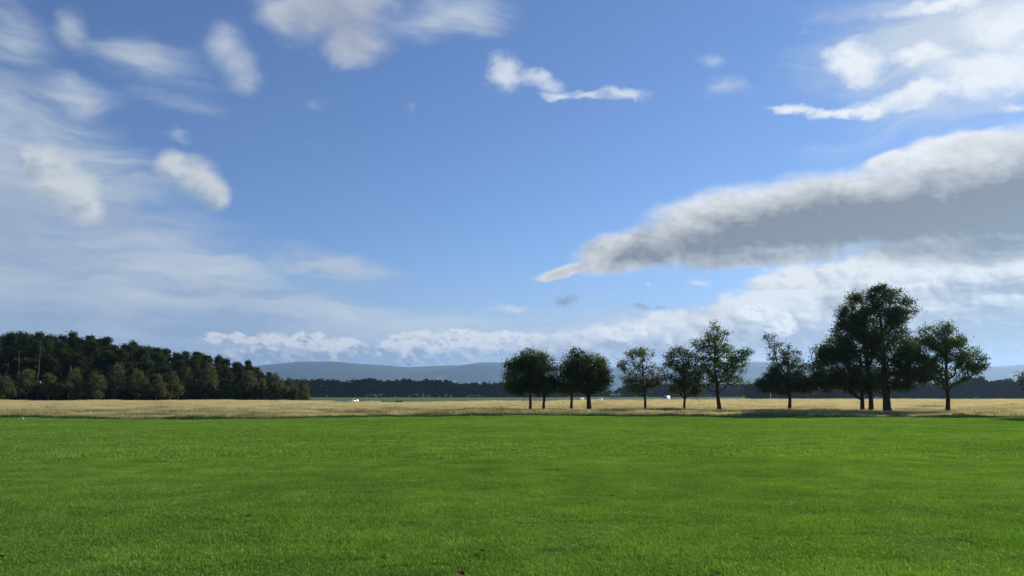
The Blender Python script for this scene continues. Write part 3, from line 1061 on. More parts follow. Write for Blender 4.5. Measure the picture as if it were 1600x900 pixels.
def blades(rng, n, half, h, w, bend, spread=0.5, head=0.0):
    """n single blades on a square tile; each a bent tapering strip"""
    x = rng.uniform(-half, half, (n, 2))
    hh = h[0] + (h[1] - h[0]) * rng.beta(2, 2, n)
    a = rng.uniform(0, 2 * math.pi, n)
    lean = rng.uniform(0.1, 1.0, n) * bend
    face = rng.uniform(0, 2 * math.pi, n)
    sx, sy = np.cos(face), np.sin(face)
    ww = w * rng.uniform(0.7, 1.3, n) * 0.5
    dirv = np.stack([np.cos(a), np.sin(a)], -1)
    v = np.zeros((n, 5, 3))
    for k, (u, wk) in enumerate(((0, 1.0), (0.55, 0.9), (1.0, 0.0))):
        c = x + dirv * (lean * hh * u ** 2)[:, None]
        z = hh * u * (1 - 0.25 * lean * u)
        if k < 2:
            v[:, 2 * k, 0] = c[:, 0] - sx * ww * wk
            v[:, 2 * k, 1] = c[:, 1] - sy * ww * wk
            v[:, 2 * k + 1, 0] = c[:, 0] + sx * ww * wk
            v[:, 2 * k + 1, 1] = c[:, 1] + sy * ww * wk
            v[:, 2 * k:2 * k + 2, 2] = z[:, None]
        else:
            v[:, 4, :2] = c
            v[:, 4, 2] = z
    i = np.arange(n)[:, None] * 5
    quads = i + [0, 1, 3, 2]
    tris = i + [2, 3, 4]
    tint = np.repeat(rng.uniform(0, 1, n), 5)
    up_ = np.tile(np.array([0, 0, 0.55, 0.55, 1.0]), n)
    vv = v.reshape(-1, 3)
    fq, ft = quads, tris
    if head:     # seed heads: small narrow diamonds at the tips
        tip = v[:, 4]
        s = head * rng.uniform(0.6, 1.3, n)
        o_ = len(vv)
        hv_ = np.empty((n, 4, 3))
        hv_[:, 0] = tip - np.stack([0 * s, 0 * s, s], -1)
        hv_[:, 2] = tip + np.stack([0.2 * s * dirv[:, 0], 0.2 * s * dirv[:, 1], s], -1)
        hv_[:, 1] = tip + np.stack([sx * s * 0.22, sy * s * 0.22, 0 * s], -1)
        hv_[:, 3] = tip - np.stack([sx * s * 0.22, sy * s * 0.22, 0 * s], -1)
        vv = np.concatenate([vv, hv_.reshape(-1, 3)])
        fq = np.concatenate([quads, o_ + np.arange(n)[:, None] * 4 + [0, 1, 2, 3]])
        tint = np.concatenate([tint, np.repeat(rng.uniform(0, 1, n), 4)])
        up_ = np.concatenate([up_, np.full(n * 4, 1.3)])
    return vv, [fq, ft], {'tint': tint, 'up': up_}


def tile_set(name, count, mat, seed, **kw):
    c = bpy.data.collections.new(name)
    for i in range(count):
        v, f, a = blades(np.random.default_rng(seed + i), **kw)
        o = bpy.data.objects.new(name + '_tile', fast_mesh(name + '_tile', v, f, mat, False, a))
        c.objects.link(o)
    return c


def scatter_group(name, coll):
    g = bpy.data.node_groups.new(name, 'GeometryNodeTree')
    g.interface.new_socket('Geometry', in_out='INPUT', socket_type='NodeSocketGeometry')
    g.interface.new_socket('Geometry', in_out='OUTPUT', socket_type='NodeSocketGeometry')
    N = g.nodes
    gi, go = N.new('NodeGroupInput'), N.new('NodeGroupOutput')
    ci = N.new('GeometryNodeCollectionInfo')
    ci.inputs['Collection'].default_value = coll
    ci.inputs['Separate Children'].default_value = True
    ci.inputs['Reset Children'].default_value = True
    ip = N.new('GeometryNodeInstanceOnPoints')
    ip.inputs['Pick Instance'].default_value = True

    def named(nm, dt):
        n = N.new('GeometryNodeInputNamedAttribute')
        n.data_type = dt
        n.inputs['Name'].default_value = nm
        return n.outputs['Attribute']

    L = g.links.new
    L(gi.outputs[0], ip.inputs['Points'])
    L(ci.outputs[0], ip.inputs['Instance'])
    L(named('pick', 'INT'), ip.inputs['Instance Index'])
    er = N.new('FunctionNodeEulerToRotation')
    L(named('turn', 'FLOAT_VECTOR'), er.inputs[0])
    L(er.outputs[0], ip.inputs['Rotation'])
    L(named('size', 'FLOAT_VECTOR'), ip.inputs['Scale'])
    L(ip.outputs[0], go.inputs[0])
    return g


def strew(name, coll, count, pts, size, label, seed):
    rng_ = np.random.default_rng(seed)
    n = len(pts)
    me_ = bpy.data.meshes.new(name)
    me_.vertices.add(n)
    me_.vertices.foreach_set('co', np.asarray(pts, np.float32).ravel())
    a = me_.attributes.new('pick', 'INT', 'POINT')
    a.data.foreach_set('value', rng_.integers(0, count, n).astype(np.int32))
    a = me_.attributes.new('turn', 'FLOAT_VECTOR', 'POINT')
    t = np.zeros((n, 3), np.float32)
    t[:, 2] = rng_.uniform(0, 2 * math.pi, n)
    a.data.foreach_set('vector', t.ravel())
    a = me_.attributes.new('size', 'FLOAT_VECTOR', 'POINT')
    a.data.foreach_set('vector', np.asarray(size, np.float32).ravel())
    o = link(name, me_)
    md = o.modifiers.new('strew', 'NODES')
    md.node_group = scatter_group(name + '_strew', coll)
    return tag(o, label, None, None, 'stuff')


def jitter_grid(y0, y1, tmax, cell, seed, margin=2.0, jit=0.45):
    rng_ = np.random.default_rng(seed)
    ys = np.arange(y0, y1, cell)
    out = []
    for y in ys:
        xm = tmax * y + margin
        xs = np.arange(-xm, xm, cell) + rng_.uniform(0, cell)
        out.append(np.stack([xs, np.full(len(xs), y)], -1))
    p = np.concatenate(out)
    return p + rng_.uniform(-0.5, 0.5, p.shape) * cell * jit, rng_


def lawn_colour(n):
    p = wpos(n)
    t, u = attr(n, 'tint'), attr(n, 'up')
    big = n.noise(p, 0.16, 4.0, 0.55)
    mid = n.noise(p, 1.1, 4.0, 0.6)
    k = n.m('MULTIPLY_ADD', mid, 0.6, n.m('MULTIPLY_ADD', big, 0.5, n.m('MULTIPLY_ADD', t, 0.55, -0.37)))
    c = n.ramp(k, [(0.16, (0.045, 0.135, 0.024)), (0.42, (0.095, 0.27, 0.038)), (0.66, (0.165, 0.36, 0.056)), (0.9, (0.42, 0.50, 0.18))])
    dark_patches = n.remap(n.noise(n.mapping(p, scale=(0.7, 1.3, 1)), 0.75, 3.0, 0.55), 0.60, 0.72, 0.0, 0.7, smooth=True)    # irregular patches of darker green
    return n.mix(dark_patches, c, (0.05, 0.14, 0.028))


def meadow_colour(n):
    p = wpos(n)
    t, u = attr(n, 'tint'), attr(n, 'up')
    s = n.node('ShaderNodeSeparateXYZ')
    n.put(s.inputs[0], p)
    streak = n.noise(n.mapping(p, scale=(0.16, 0.55, 0.0)), 0.9, 5.0, 0.62)
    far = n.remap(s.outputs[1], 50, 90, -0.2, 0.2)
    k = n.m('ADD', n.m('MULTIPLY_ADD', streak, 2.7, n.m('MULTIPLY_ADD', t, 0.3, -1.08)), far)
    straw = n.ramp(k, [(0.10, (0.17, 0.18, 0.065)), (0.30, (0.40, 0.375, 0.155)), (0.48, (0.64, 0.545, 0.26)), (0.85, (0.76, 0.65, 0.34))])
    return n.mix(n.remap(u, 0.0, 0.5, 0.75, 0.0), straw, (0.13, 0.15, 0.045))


def edge_colour(n):  # green sward, with the shade on the meadow's front put into the colour
    t = attr(n, 'tint')
    return n.ramp(t, [(0.1, (0.03, 0.07, 0.014)), (0.6, (0.06, 0.12, 0.022)), (1.0, (0.14, 0.17, 0.05))])


M_BLADE = leafy('lawn_blade', lawn_colour, 0.5, (1.35, 1.15, 0.4), 0.06, 0.5, (0.95, 1.0, 0.4))
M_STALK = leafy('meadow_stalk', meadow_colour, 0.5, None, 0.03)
M_TUFT = leafy('edge_tuft_blade', edge_colour, 0.3, (1.0, 1.0, 0.6), 0.04)

near_tiles = tile_set('lawn_near', 5, M_BLADE, 300, n=2000, half=0.29, h=(0.018, 0.050), w=0.0042, bend=1.2)
far_tiles = tile_set('lawn_far', 5, M_BLADE, 320, n=1500, half=0.80, h=(0.028, 0.06), w=0.016, bend=1.0)
meadow_tiles = tile_set('meadow', 6, M_STALK, 340, n=620, half=1.15, h=(0.16, 0.46), w=0.022, bend=0.7, head=0.055)
tuft_tiles = tile_set('edge_tuft', 4, M_TUFT, 360, n=240, half=0.36, h=(0.10, 0.32), w=0.016, bend=0.8)

LOD = 19.0
p, r_ = jitter_grid(3.0, LOD, 0.86, 0.41, 1)
z = height(p[:, 0], p[:, 1])
lump = np.array([mnoise.noise(Vector((a * 0.8, b * 0.8, 4.0))) for a, b in p])
sz = np.stack([np.full(len(p), 1.0), np.full(len(p), 1.0), np.clip(1 + 0.8 * lump, 0.5, 1.7) * r_.uniform(0.8, 1.2, len(p))], -1)
strew('lawn_grass', near_tiles, 5, np.column_stack([p, z]), sz, 'short mown green grass of the near lawn', 2)
p, r_ = jitter_grid(LOD - 0.2, 56.0, 0.86, 1.12, 3)
p = p[p[:, 1] < lawn_edge(p[:, 0]) - 0.3]
z = height(p[:, 0], p[:, 1])
lump = np.array([mnoise.noise(Vector((a * 0.5, b * 0.5, 4.0))) for a, b in p])
sz = np.stack([np.full(len(p), 1.0), np.full(len(p), 1.0), np.clip(1 + 0.45 * lump, 0.6, 1.5)], -1)
strew('lawn_grass', far_tiles, 5, np.column_stack([p, z]), sz, 'short mown green grass of the lawn farther off', 4)

p, r_ = jitter_grid(48.0, 176.0, 0.84, 1.75, 5, jit=1.0)
keep = (p[:, 1] > lawn_edge(p[:, 0]) + 0.9) & (p[:, 1] < meadow_end(p[:, 0] / p[:, 1]) + 3)
p = p[keep]
z = height(p[:, 0], p[:, 1])
hgt = np.interp(p[:, 1], [50, 58, 80, 170], [0.62, 0.72, 0.85, 0.85])
lump = np.array([mnoise.fractal(Vector((a * 0.10, b * 0.22, 7.0)), 0.8, 2.0, 4) for a, b in p])
hgt = hgt * np.clip(1 + 0.7 * lump, 0.4, 1.45) * r_.uniform(0.85, 1.15, len(p))
sz = np.stack([np.full(len(p), 1.0), np.full(len(p), 1.0), hgt], -1)
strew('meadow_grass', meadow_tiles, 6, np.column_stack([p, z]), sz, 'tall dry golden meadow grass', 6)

xs = np.arange(-48, 48, 0.3)
r_ = np.random.default_rng(8)
xs = xs + r_.uniform(-0.2, 0.2, len(xs))
ys = lawn_edge(xs) + r_.uniform(-0.9, 0.7, len(xs)) * r_.uniform(0, 1, len(xs))
gate = np.array([mnoise.noise(Vector((a * 0.22, 1.0, 2.0))) for a in xs])
sc2 = np.clip(0.75 + 0.9 * gate, 0.15, 1.35) * r_.uniform(0.7, 1.2, len(xs))
strew('edge_tuft_grass', tuft_tiles, 4, np.column_stack([xs, ys, height(xs, ys)]), np.stack([np.full(len(xs), 1.0), np.full(len(xs), 1.0), sc2], -1),
      'ragged dark green tufts along the mown edge of the meadow, edge shade in their colour', 9)

# low growth on the floor of the wood
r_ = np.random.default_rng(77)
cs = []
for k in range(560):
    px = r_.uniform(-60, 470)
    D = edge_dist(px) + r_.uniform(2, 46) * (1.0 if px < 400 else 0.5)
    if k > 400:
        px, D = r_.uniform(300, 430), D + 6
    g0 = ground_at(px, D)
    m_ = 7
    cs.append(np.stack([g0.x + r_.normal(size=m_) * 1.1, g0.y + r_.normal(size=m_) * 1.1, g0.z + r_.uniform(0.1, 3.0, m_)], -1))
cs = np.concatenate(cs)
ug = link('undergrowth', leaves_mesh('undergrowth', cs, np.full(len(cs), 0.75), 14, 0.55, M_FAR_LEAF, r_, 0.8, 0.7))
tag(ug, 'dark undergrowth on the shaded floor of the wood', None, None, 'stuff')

# ------------------------------------------------------------------ vehicles
M_WHITE = principled('white_car_paint', (0.85, 0.85, 0.83), 0.2, 0.6)
M_GLASS = principled('dark_window_glass', (0.015, 0.018, 0.022), 0.05, 0.6)
M_TYRE = principled('tyre_rubber', (0.015, 0.015, 0.015), 0.85, 0.2)
M_RIM = principled('wheel_rim_metal', (0.45, 0.45, 0.46), 0.35, 0.5, 0.8)
M_LAMP_RED = principled('tail_lamp_plastic', (0.35, 0.02, 0.015), 0.3, 0.5)
M_LAMP = principled('head_lamp_plastic', (0.7, 0.7, 0.7), 0.15, 0.6)
M_TRIM = principled('black_trim_plastic', (0.02, 0.02, 0.02), 0.6, 0.3)


def bm_obj(name, bm_, mat, parent=None, smooth=False):
    me_ = bpy.data.meshes.new(name)
    bmesh.ops.recalc_face_normals(bm_, faces=bm_.faces)
    bm_.to_mesh(me_)
    bm_.free()
    for p_ in me_.polygons:
        p_.use_smooth = smooth
    me_.materials.append(mat)
    return link(name, me_, parent)


def box(bm_, x0, x1, y0, y1, z0, z1):
    vs = [bm_.verts.new((x, y, z)) for z in (z0, z1) for y in (y0, y1) for x in (x0, x1)]
    for f in ((0, 1, 3, 2), (4, 5, 7, 6), (0, 1, 5, 4), (2, 3, 7, 6), (0, 2, 6, 4), (1, 3, 7, 5)):
        bm_.faces.new([vs[i] for i in f])
    return vs


def side_extrude(profile, y0, y1, taper=None, bevel=0.05):
    """closed side profile (x, z) extruded across the vehicle; taper(z) narrows it with height"""
    b = bmesh.new()
    rings = []
    for y in (y0, y1):
        rings.append([b.verts.new((x, y * (taper(z_) if taper else 1), z_)) for x, z_ in profile])
    n = len(profile)
    for i in range(n):
        j = (i + 1) % n
        b.faces.new((rings[0][i], rings[0][j], rings[1][j], rings[1][i]))
    b.faces.new(rings[0])
    b.faces.new(rings[1][::-1])
    if bevel:
        bmesh.ops.bevel(b, geom=list(b.edges), offset=bevel, segments=2, affect='EDGES', clamp_overlap=True)
    return b


def disc(b, c, r, y0, y1, n=18):
    a = [b.verts.new((c[0] + r * math.cos(6.2832 * i / n), y0, c[1] + r * math.sin(6.2832 * i / n))) for i in range(n)]
    d = [b.verts.new((c[0] + r * math.cos(6.2832 * i / n), y1, c[1] + r * math.sin(6.2832 * i / n))) for i in range(n)]
    b.faces.new(a)
    b.faces.new(d[::-1])
    for i in range(n):
        j = (i + 1) % n
        b.faces.new((a[i], a[j], d[j], d[i]))


def wheels(root, xs, half, r):
    for x in xs:
        for s in (-1, 1):
            wroot = bpy.data.objects.new('wheel', None)
            COL.objects.link(wroot)
            wroot.parent = root
            b = bmesh.new()
            disc(b, (x, r), r, s * (half - 0.2), s * (half + 0.01))
            bm_obj('tyre', b, M_TYRE, wroot)
            b = bmesh.new()
            disc(b, (x, r), r * 0.62, s * (half - 0.05), s * (half + 0.025))
            bm_obj('rim', b, M_RIM, wroot)


def poly_panel(pts, depth, axis_y):
    """thin glass pane from a side outline, standing just proud of the body side"""
    b = bmesh.new()
    a = [b.verts.new((x, axis_y(z_), z_)) for x, z_ in pts]
    s = 1 if axis_y(1.0) > 0 else -1
    d = [b.verts.new((x, axis_y(z_) - s * depth, z_)) for x, z_ in pts]
    b.faces.new(a)
    b.faces.new(d[::-1])
    for i in range(len(pts)):
        j = (i + 1) % len(pts)
        b.faces.new((a[i], a[j], d[j], d[i]))
    return b


def make_car():
    root = bpy.data.objects.new('parked_car', None)
    COL.objects.link(root)
    tp = lambda z_: 1.0 if z_ < 0.9 else 1.0 - 0.26 * (z_ - 0.9) / 0.58
    prof = [(-2.05, 0.32), (-2.1, 0.62), (-2.02, 0.86), (-1.55, 0.95), (-1.2, 1.0), (-0.45, 1.40), (0.1, 1.47), (1.0, 1.44), (1.6, 1.25), (1.98, 0.98),
            (2.08, 0.75), (2.05, 0.34), (1.65, 0.2), (-1.7, 0.2)]
    bm_obj('body', side_extrude(prof, -0.86, 0.86, tp, 0.05), M_WHITE, root, True)
    yy = lambda s: (lambda z_: s * (0.86 * tp(z_) + 0.012))
    for s in (-1, 1):
        bm_obj('side_window', poly_panel([(-1.0, 1.0), (-0.42, 1.33), (0.28, 1.39), (0.28, 0.98)], 0.03, yy(s)), M_GLASS, root)
        bm_obj('side_window', poly_panel([(0.36, 0.98), (0.36, 1.39), (0.95, 1.36), (1.42, 1.2), (1.5, 1.0)], 0.03, yy(s)), M_GLASS, root)
        b = bmesh.new()
        box(b, -2.09, -1.93, s * 0.5 - 0.17, s * 0.5 + 0.17, 0.66, 0.8)
        bm_obj('headlight', b, M_LAMP, root)
        b = bmesh.new()
        box(b, 1.96, 2.09, s * 0.62 - 0.12, s * 0.62 + 0.12, 0.72, 0.95)
        bm_obj('tail_light', b, M_LAMP_RED, root)
        b = bmesh.new()
        box(b, -0.95, -0.8, s * 0.86, s * 1.0, 0.98, 1.1) if s > 0 else box(b, -0.95, -0.8, -1.0, -0.86, 0.98, 1.1)
        bm_obj('wing_mirror', b, M_WHITE, root)
    b = bmesh.new()
    q = [(-1.22, -0.72, 1.03), (-1.22, 0.72, 1.03), (-0.52, 0.6, 1.40), (-0.52, -0.6, 1.40)]
    nrm = Vector((-0.47, 0, 0.88)) * 0.02
    fr = [b.verts.new(Vector(p_) + nrm) for p_ in q]
    bk = [b.verts.new(Vector(p_) - nrm) for p_ in q]
    b.faces.new(fr)
    b.faces.new(bk[::-1])
    for i in range(4):
        b.faces.new((fr[i], fr[(i + 1) % 4], bk[(i + 1) % 4], bk[i]))
    bm_obj('windscreen', b, M_GLASS, root)
    b = bmesh.new()
    q = [(1.62, -0.6, 1.25), (1.62, 0.6, 1.25), (1.95, 0.72, 1.02), (1.95, -0.72, 1.02)]
    nrm = Vector((0.57, 0, 0.82)) * 0.025
    fr = [b.verts.new(Vector(p_) + nrm) for p_ in q]
    bk = [b.verts.new(Vector(p_) - nrm) for p_ in q]
    b.faces.new(fr)
    b.faces.new(bk[::-1])
    for i in range(4):
        b.faces.new((fr[i], fr[(i + 1) % 4], bk[(i + 1) % 4], bk[i]))
    bm_obj('rear_window', b, M_GLASS, root)
    b = bmesh.new()
    box(b, -2.12, -2.0, -0.55, 0.55, 0.36, 0.56)
    bm_obj('grille', b, M_TRIM, root)
    wheels(root, (-1.3, 1.28), 0.84, 0.32)
    return root


def make_van():
    root = bpy.data.objects.new('parked_van', None)
    COL.objects.link(root)
    tp = lambda z_: 1.0 if z_ < 1.1 else 1.0 - 0.1 * (z_ - 1.1)
    prof = [(-2.5, 0.35), (-2.55, 0.8), (-2.35, 1.05), (-1.8, 1.2), (-1.25, 1.85), (-0.9, 2.15), (-0.4, 2.35), (2.4, 2.35), (2.55, 2.2), (2.58, 0.4), (2.3, 0.25), (-2.2, 0.25)]
    bm_obj('body', side_extrude(prof, -0.98, 0.98, tp, 0.06), M_WHITE, root, True)
    for s in (-1, 1):
        f = lambda z_, s=s: s * (0.98 * tp(z_) + 0.012)
        bm_obj('side_window', poly_panel([(-1.55, 1.25), (-1.12, 1.8), (-0.45, 1.85), (-0.45, 1.2)], 0.03, f), M_GLASS, root)
        b = bmesh.new()
        box(b, -2.56, -2.42, s * 0.68 - 0.16, s * 0.68 + 0.16, 0.78, 1.0)
        bm_obj('headlight', b, M_LAMP, root)
    b = bmesh.new()
    q = [(-1.8, -0.85, 1.22), (-1.8, 0.85, 1.22), (-1.1, 0.78, 2.0), (-1.1, -0.78, 2.0)]
    nrm = Vector((-0.74, 0, 0.67)) * 0.05
    fr = [b.verts.new(Vector(p_) + nrm) for p_ in q]
    bk = [b.verts.new(Vector(p_) - nrm) for p_ in q]
    b.faces.new(fr)
    b.faces.new(bk[::-1])
    for i in range(4):
        b.faces.new((fr[i], fr[(i + 1) % 4], bk[(i + 1) % 4], bk[i]))
    bm_obj('windscreen', b, M_GLASS, root)
    wheels(root, (-1.6, 1.5), 0.96, 0.34)
    return root


def stand(o, px, dist, turn, label, category, group=None, lift=0.0):
    o.location = ground_at(px, dist) + Vector((0, 0, lift))
    o.rotation_euler = (0, 0, R(turn))
    return tag(o, label, category, group)


car = make_car()
CARS = 'white cars parked on the far field'
stand(car, 551.5, 292, 50, 'white hatchback parked alone on the playing field left of the row of trees', 'car', CARS)
stand(copy_tree(car), 907, 400, 48, 'small white car seen between two thin trunks', 'car', CARS)
stand(copy_tree(car), 935.5, 350, 44, 'white car just right of the thick trunk of the dome-shaped tree', 'car', CARS)
stand(copy_tree(car), 1339, 300, 40, 'white car roof showing over the meadow, left of the three trunks', 'car', CARS, 0.55)
stand(copy_tree(car), 1375, 300, 170, 'white car roof showing between the middle and the thick trunk', 'car', CARS, 0.55)
van = make_van()
stand(van, 1041, 400, 46, 'white van parked beyond the meadow between two trees', 'van')

# ------------------------------------------------------------------ goals and small things on the playing field
M_POST = principled('white_post_paint', (0.7, 0.7, 0.7), 0.5, 0.4)
M_NET = principled('goal_net_cord', (0.5, 0.5, 0.5), 0.8, 0.2)
M_YELLOW = principled('yellow_plastic', (0.62, 0.40, 0.03), 0.5, 0.4)
M_GREYW = principled('grey_wood', (0.25, 0.24, 0.22), 0.8, 0.2)


def bar(b, a, c, r, n=8):
    a, c = Vector(a), Vector(c)
    ax = (c - a).normalized()
    u = ax.cross(Vector((0.3, 0.9, 0.2))).normalized()
    w = ax.cross(u)
    ra = [b.verts.new(a + (u * math.cos(6.2832 * i / n) + w * math.sin(6.2832 * i / n)) * r) for i in range(n)]
    rb = [b.verts.new(c + (u * math.cos(6.2832 * i / n) + w * math.sin(6.2832 * i / n)) * r) for i in range(n)]
    b.faces.new(ra[::-1])
    b.faces.new(rb)
    for i in range(n):
        j = (i + 1) % n
        b.faces.new((ra[i], ra[j], rb[j], rb[i]))


def make_goal():
    root = bpy.data.objects.new('football_goal', None)
    COL.objects.link(root)
    for s in (-1, 1):
        b = bmesh.new()
        bar(b, (s * 3.66, 0, -0.1), (s * 3.66, 0, 2.44), 0.07)
        bm_obj('post', b, M_POST, root)
        b = bmesh.new()
        bar(b, (s * 3.66, 0, 2.44), (s * 3.66, 1.0, 2.1), 0.03, 5)
        bar(b, (s * 3.66, 1.0, 2.1), (s * 3.66, 1.7, 0), 0.03, 5)
        bm_obj('stanchion', b, M_POST, root)
    b = bmesh.new()
    bar(b, (-3.75, 0, 2.44), (3.75, 0, 2.44), 0.08)
    bm_obj('crossbar', b, M_POST, root)
    return root


goal = make_goal()
GOALS = 'football goals on the far field'
stand(goal, 580, 600, 4, 'white football goal right of the lone white car', 'goal', GOALS)
stand(copy_tree(goal), 646, 640, -6, 'faint football goal in the middle of the far field', 'goal', GOALS)
stand(copy_tree(goal), 740.5, 470, 3, 'brightest white football goal, left of the leftmost meadow tree', 'goal', GOALS)
stand(copy_tree(goal), 1103, 520, -5, 'dim football goal behind the tall spreading tree', 'goal', GOALS)

b = bmesh.new()
bar(b, (0, 0, -0.05), (0, 0, 1.15), 0.09)
yb = bpy.data.objects.new('marker_post', None)
COL.objects.link(yb)
bm_obj('post', b, M_YELLOW, yb)
b = bmesh.new()
box(b, -0.42, 0.42, -0.05, 0.05, 0.55, 1.1)
bm_obj('board', b, M_YELLOW, yb)
stand(yb, 569, 318, 10, 'small yellow marker board on a post beside the lone white car', 'sign')


def post(px, dist, h, r, mat, label, cap=True):
    root = bpy.data.objects.new('field_post', None)
    COL.objects.link(root)
    b = bmesh.new()
    bar(b, (0, 0, -0.2), (0, 0, h), r)
    bm_obj('shaft', b, mat, root)
    b = bmesh.new()
    bar(b, (0, 0, h), (0, 0, h + 0.06), r * 1.25)
    bm_obj('cap', b, mat, root)
    stand(root, px, dist, 0, label, 'post', 'small posts on the field')


post(811, 330, 1.5, 0.10, M_POST, 'pale post under the leftmost dark tree')
post(969, 400, 1.4, 0.09, M_POST, 'thin pale post left of the autumn tree')
post(1204.5, 200, 2.6, 0.09, M_POST, 'white post on the skyline of the meadow left of the feathery tree')

r_ = np.random.default_rng(31)
for px, s_, lab in ((626, 0.36, 'larger of two small dark bushes on the field edge'), (620.5, 0.24, 'smaller of two small dark bushes on the field edge')):
    c_ = r_.normal(size=(26, 3)) * np.array([0.8, 0.6, 0.45]) * s_ + np.array([0, 0, 0.45 * s_ + 0.25])
    o = link('bush', leaves_mesh('bush', c_, np.full(len(c_), 0.3), 14, 0.22, M_FAR_LEAF, r_))
    stand(o, px, 300, 0, lab, 'bush', 'dark bushes on the field edge')

# ------------------------------------------------------------------ buildings far off
M_RENDER = principled('pale_house_render', lambda n: n.mix(n.noise(wpos(n), 0.4, 4.0, 0.6), (0.62, 0.60, 0.55), (0.75, 0.73, 0.68)), 0.85, 0.2)
M_SLATE = principled('slate_roof', lambda n: n.mix(n.noise(wpos(n), 0.8, 4.0, 0.6), (0.07, 0.075, 0.085), (0.13, 0.13, 0.14)), 0.7, 0.3)


def make_house(name, w, d, h, roof_h, nwin, storeys):
    root = bpy.data.objects.new(name, None)
    COL.objects.link(root)
    b = bmesh.new()
    box(b, -w / 2, w / 2, 0, d, -1.0, h)
    bm_obj('wall', b, M_RENDER, root)
    b = bmesh.new()
    e = 0.35
    v = [b.verts.new(p_) for p_ in ((-w / 2 - e, -e, h), (w / 2 + e, -e, h), (w / 2 + e, d + e, h), (-w / 2 - e, d + e, h), (-w / 2 - e, d / 2, h + roof_h), (w / 2 + e, d / 2, h + roof_h))]
    for f in ((0, 1, 5, 4), (2, 3, 4, 5), (0, 4, 3), (1, 2, 5), (0, 3, 2, 1)):
        b.faces.new([v[i] for i in f])
    rf = bm_obj('roof', b, M_SLATE, root)
    rf.location.z = 0.003
    b = bmesh.new()
    box(b, w * 0.3, w * 0.3 + 0.8, d / 2 - 0.4, d / 2 + 0.4, h + roof_h * 0.6, h + roof_h + 0.9)
    bm_obj('chimney', b, M_RENDER, rf)
    for s_ in range(storeys):
        for k in range(nwin):
            x = -w / 2 + w * (k + 0.5) / nwin
            z_ = h * (s_ + 0.32) / storeys
            b = bmesh.new()
            box(b, x - 0.55, x + 0.55, -0.04, 0.05, z_, z_ + 1.3)
            bm_obj('window', b, M_GLASS, root)
    return root


hz = make_house('house', 13, 8, 5.6, 2.6, 4, 2)
HOUSES = 'pale houses at the foot of the hills'
big = make_house('long_building', 30, 12, 9.5, 3.2, 9, 3)
o = big
o.location = (at(953, 608, 2600).x, 2600, at(953, 610.5, 2600).z - 5)
tag(o, 'long pale building just right of the dome-shaped tree', 'building')
low = make_house('low_pavilion', 8, 5, 2.2, 1.0, 2, 1)
for ch in low.children:
    if ch.name.startswith('wall'):
        ch.data.materials[0] = M_GREYW
stand(low, 962, 640, 0, 'low grey-roofed pavilion between the dome-shaped and autumn trees', 'building')
first = True
for px, py, D, tr, lab in ((700, 589, 5600, 10, 'white house on the hill foot, left of the others'), (742, 587.5, 5800, -8, 'pale house among hill fields left of the leftmost tree'),
                           (770, 592, 5200, 5, 'white house low on the hill foot'), (781, 592.5, 5200, -4, 'white house close to the leftmost tree'),
                           (790, 591, 5300, 12, 'white house peeping beside the leftmost tree crown'), (604, 592, 5100, 0, 'pale house above the far wood, under the left hill'),
                           (1297, 607, 3000, 0, 'pale house glimpsed through the tall dark trees'), (1309, 608, 3000, 9, 'second pale house glimpsed through the tall dark trees')):
    h_ = hz if first else copy_tree(hz)
    first = False
    hit = HILL_TREE.ray_cast(Vector((0, 0, EYE)), pdir(px, py))[0] if D > 4000 else None
    h_.location = hit if hit is not None else at(px, py, D) - Vector((0, 0, 3.0))
    h_.rotation_euler = (0, 0, R(tr))
    tag(h_, lab, 'house', HOUSES)

# ------------------------------------------------------------------ birds, litter, fallen leaves
M_CROW = principled('dark_feather', (0.02, 0.02, 0.022), 0.6, 0.3)


def make_bird(px, py, dist, span, bank, label):
    root = bpy.data.objects.new('bird', None)
    COL.objects.link(root)
    b = bmesh.new()
    prof = [(-0.24, 0.012), (-0.16, 0.045), (0.0, 0.06), (0.12, 0.045), (0.17, 0.03), (0.2, 0.04), (0.24, 0.032), (0.29, 0.004)]
    rings = [[b.verts.new((x * span, r * span * math.cos(6.2832 * i / 8), r * span * math.sin(6.2832 * i / 8))) for i in range(8)] for x, r in prof]
    for k in range(len(rings) - 1):
        for i in range(8):
            j = (i + 1) % 8
            b.faces.new((rings[k][i], rings[k][j], rings[k + 1][j], rings[k + 1][i]))
    b.faces.new(rings[0])
    b.faces.new(rings[-1][::-1])
    bm_obj('body', b, M_CROW, root, True)
    for s in (-1, 1):
        b = bmesh.new()
        pts = [(0.10, 0.04, 0.03), (0.14, 0.25, 0.13), (0.04, 0.5, 0.10), (-0.06, 0.3, 0.10), (-0.10, 0.05, 0.02)]
        u_ = [b.verts.new((x * span, s * y * span, z_ * span + 0.008)) for x, y, z_ in pts]
        l_ = [b.verts.new((x * span, s * y * span, z_ * span - 0.008)) for x, y, z_ in pts]
        b.faces.new(u_)
        b.faces.new(l_[::-1])
        for i in range(5):
            j = (i + 1) % 5
            b.faces.new((u_[i], u_[j], l_[j], l_[i]))
        bm_obj('wing', b, M_CROW, root)
    b = bmesh.new()
    u_ = [b.verts.new((x * span, y * span, z_)) for x, y, z_ in ((-0.22, -0.02, 0.006), (-0.36, -0.06, 0.006), (-0.36, 0.06, 0.006), (-0.22, 0.02, 0.006))]
    l_ = [b.verts.new((v_.co.x, v_.co.y, -0.006)) for v_ in u_]
    b.faces.new(u_)
    b.faces.new(l_[::-1])
    for i in range(4):
        b.faces.new((u_[i], u_[(i + 1) % 4], l_[(i + 1) % 4], l_[i]))
    bm_obj('tail', b, M_CROW, root)
    root.location = at(px, py, dist)
    root.rotation_euler = (R(bank), R(-8), R(200))
    tag(root, label, 'bird', 'birds in flight')


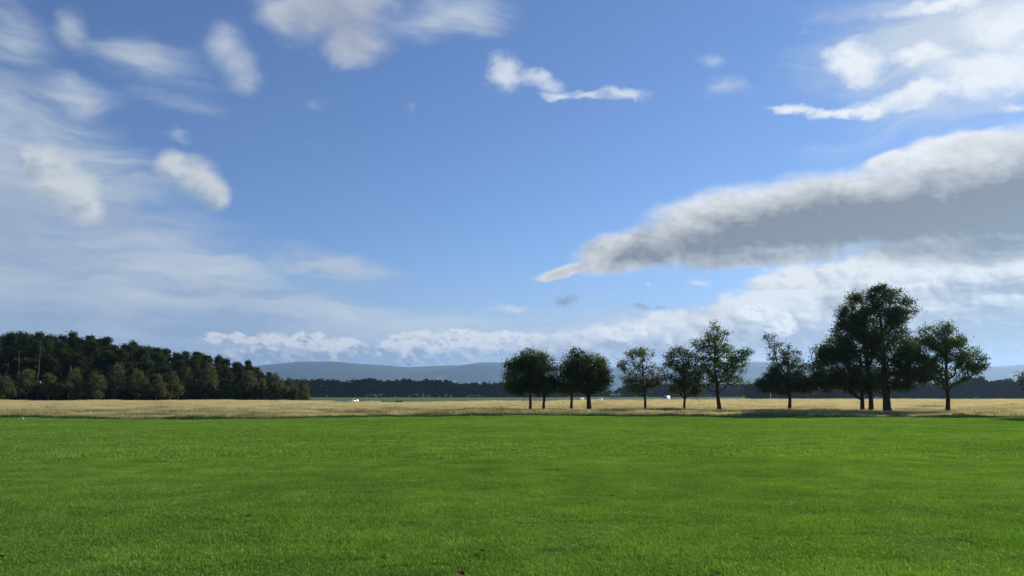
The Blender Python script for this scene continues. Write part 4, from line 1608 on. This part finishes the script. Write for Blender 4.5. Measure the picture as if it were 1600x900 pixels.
make_bird(637.5, 570, 230, 1.0, 20, 'dark bird flying just above the dip in the hills')
make_bird(1024, 538.5, 190, 0.9, -25, 'dark bird flying right of the autumn tree top')

M_PAPER = principled('white_paper', (0.75, 0.75, 0.73), 0.8, 0.2)
b = bmesh.new()
bmesh.ops.create_icosphere(b, subdivisions=2, radius=0.055)
for v_ in b.verts:
    v_.co *= 1 + 0.45 * mnoise.noise(v_.co * 22)
    v_.co.z *= 0.85
o = bm_obj('paper_scrap', b, M_PAPER)
o.location = ground_at(38, 49.5) + Vector((0, 0, 0.06))
tag(o, 'crumpled white scrap on the lawn below the left of the wood', 'litter')

M_DEAD = principled('dead_leaf', lambda n: n.mix(n.noise(n.node('ShaderNodeTexCoord').outputs['Object'], 30.0, 4.0, 0.6), (0.05, 0.018, 0.010), (0.13, 0.05, 0.022)), 0.8, 0.2)


def fallen_leaf(px, py, size, seed, label):
    d = pdir(px, py)
    t = -(EYE - 0.06) / d.z
    base = Vector((0, 0, EYE)) + d * t
    rr = random.Random(seed)
    b = bmesh.new()
    n = 9
    top_, bot_ = [], []
    curl = rr.uniform(0.3, 0.8)
    for k in range(n):
        u = k / (n - 1) * 2 - 1
        w_ = (1 - u * u) ** 0.7 * 0.42 * (1 + 0.25 * math.sin(k * 2.4)) + 0.02
        for s in (-1, 0, 1):
            top_.append(b.verts.new((u * size / 2, s * w_ * size, size * curl * (0.25 * u * u + 0.35 * (s * w_) ** 2 * 4))))
    for k in range(n - 1):
        for s in range(2):
            i = k * 3 + s
            b.faces.new((top_[i], top_[i + 1], top_[i + 4], top_[i + 3]))
    bmesh.ops.solidify(b, geom=list(b.faces), thickness=0.002)
    o_ = bm_obj('fallen_leaf', b, M_DEAD, None, True)
    o_.location = base
    o_.rotation_euler = (rr.uniform(-0.5, 0.5), rr.uniform(-0.5, 0.5), rr.uniform(0, 6.28))
    tag(o_, label, 'leaf', 'fallen leaves on the lawn')


for i, (px, py, s_, lab) in enumerate(((753, 861, 0.085, 'largest dark brown fallen leaf, near the lower middle of the lawn'), (833, 822, 0.05, 'small reddish fallen leaf up and right of the largest one'),
                                       (720, 897, 0.07, 'brown fallen leaf at the bottom edge, left of the largest one'), (834, 808, 0.05, 'small brown leaf just above the reddish one'),
                                       (1182, 842, 0.06, 'lone brown fallen leaf on the right half of the lawn'), (388, 806, 0.055, 'small brown leaf on the left half of the lawn'),
                                       (2, 870, 0.07, 'brown leaf at the left border of the lawn'), (115, 845, 0.05, 'tiny brown leaf in the lower left of the lawn'),
                                       (525, 769, 0.07, 'small dark leaf on the lawn, farthest off of the fallen leaves'))):
    fallen_leaf(px, py, s_, i + 3, lab)
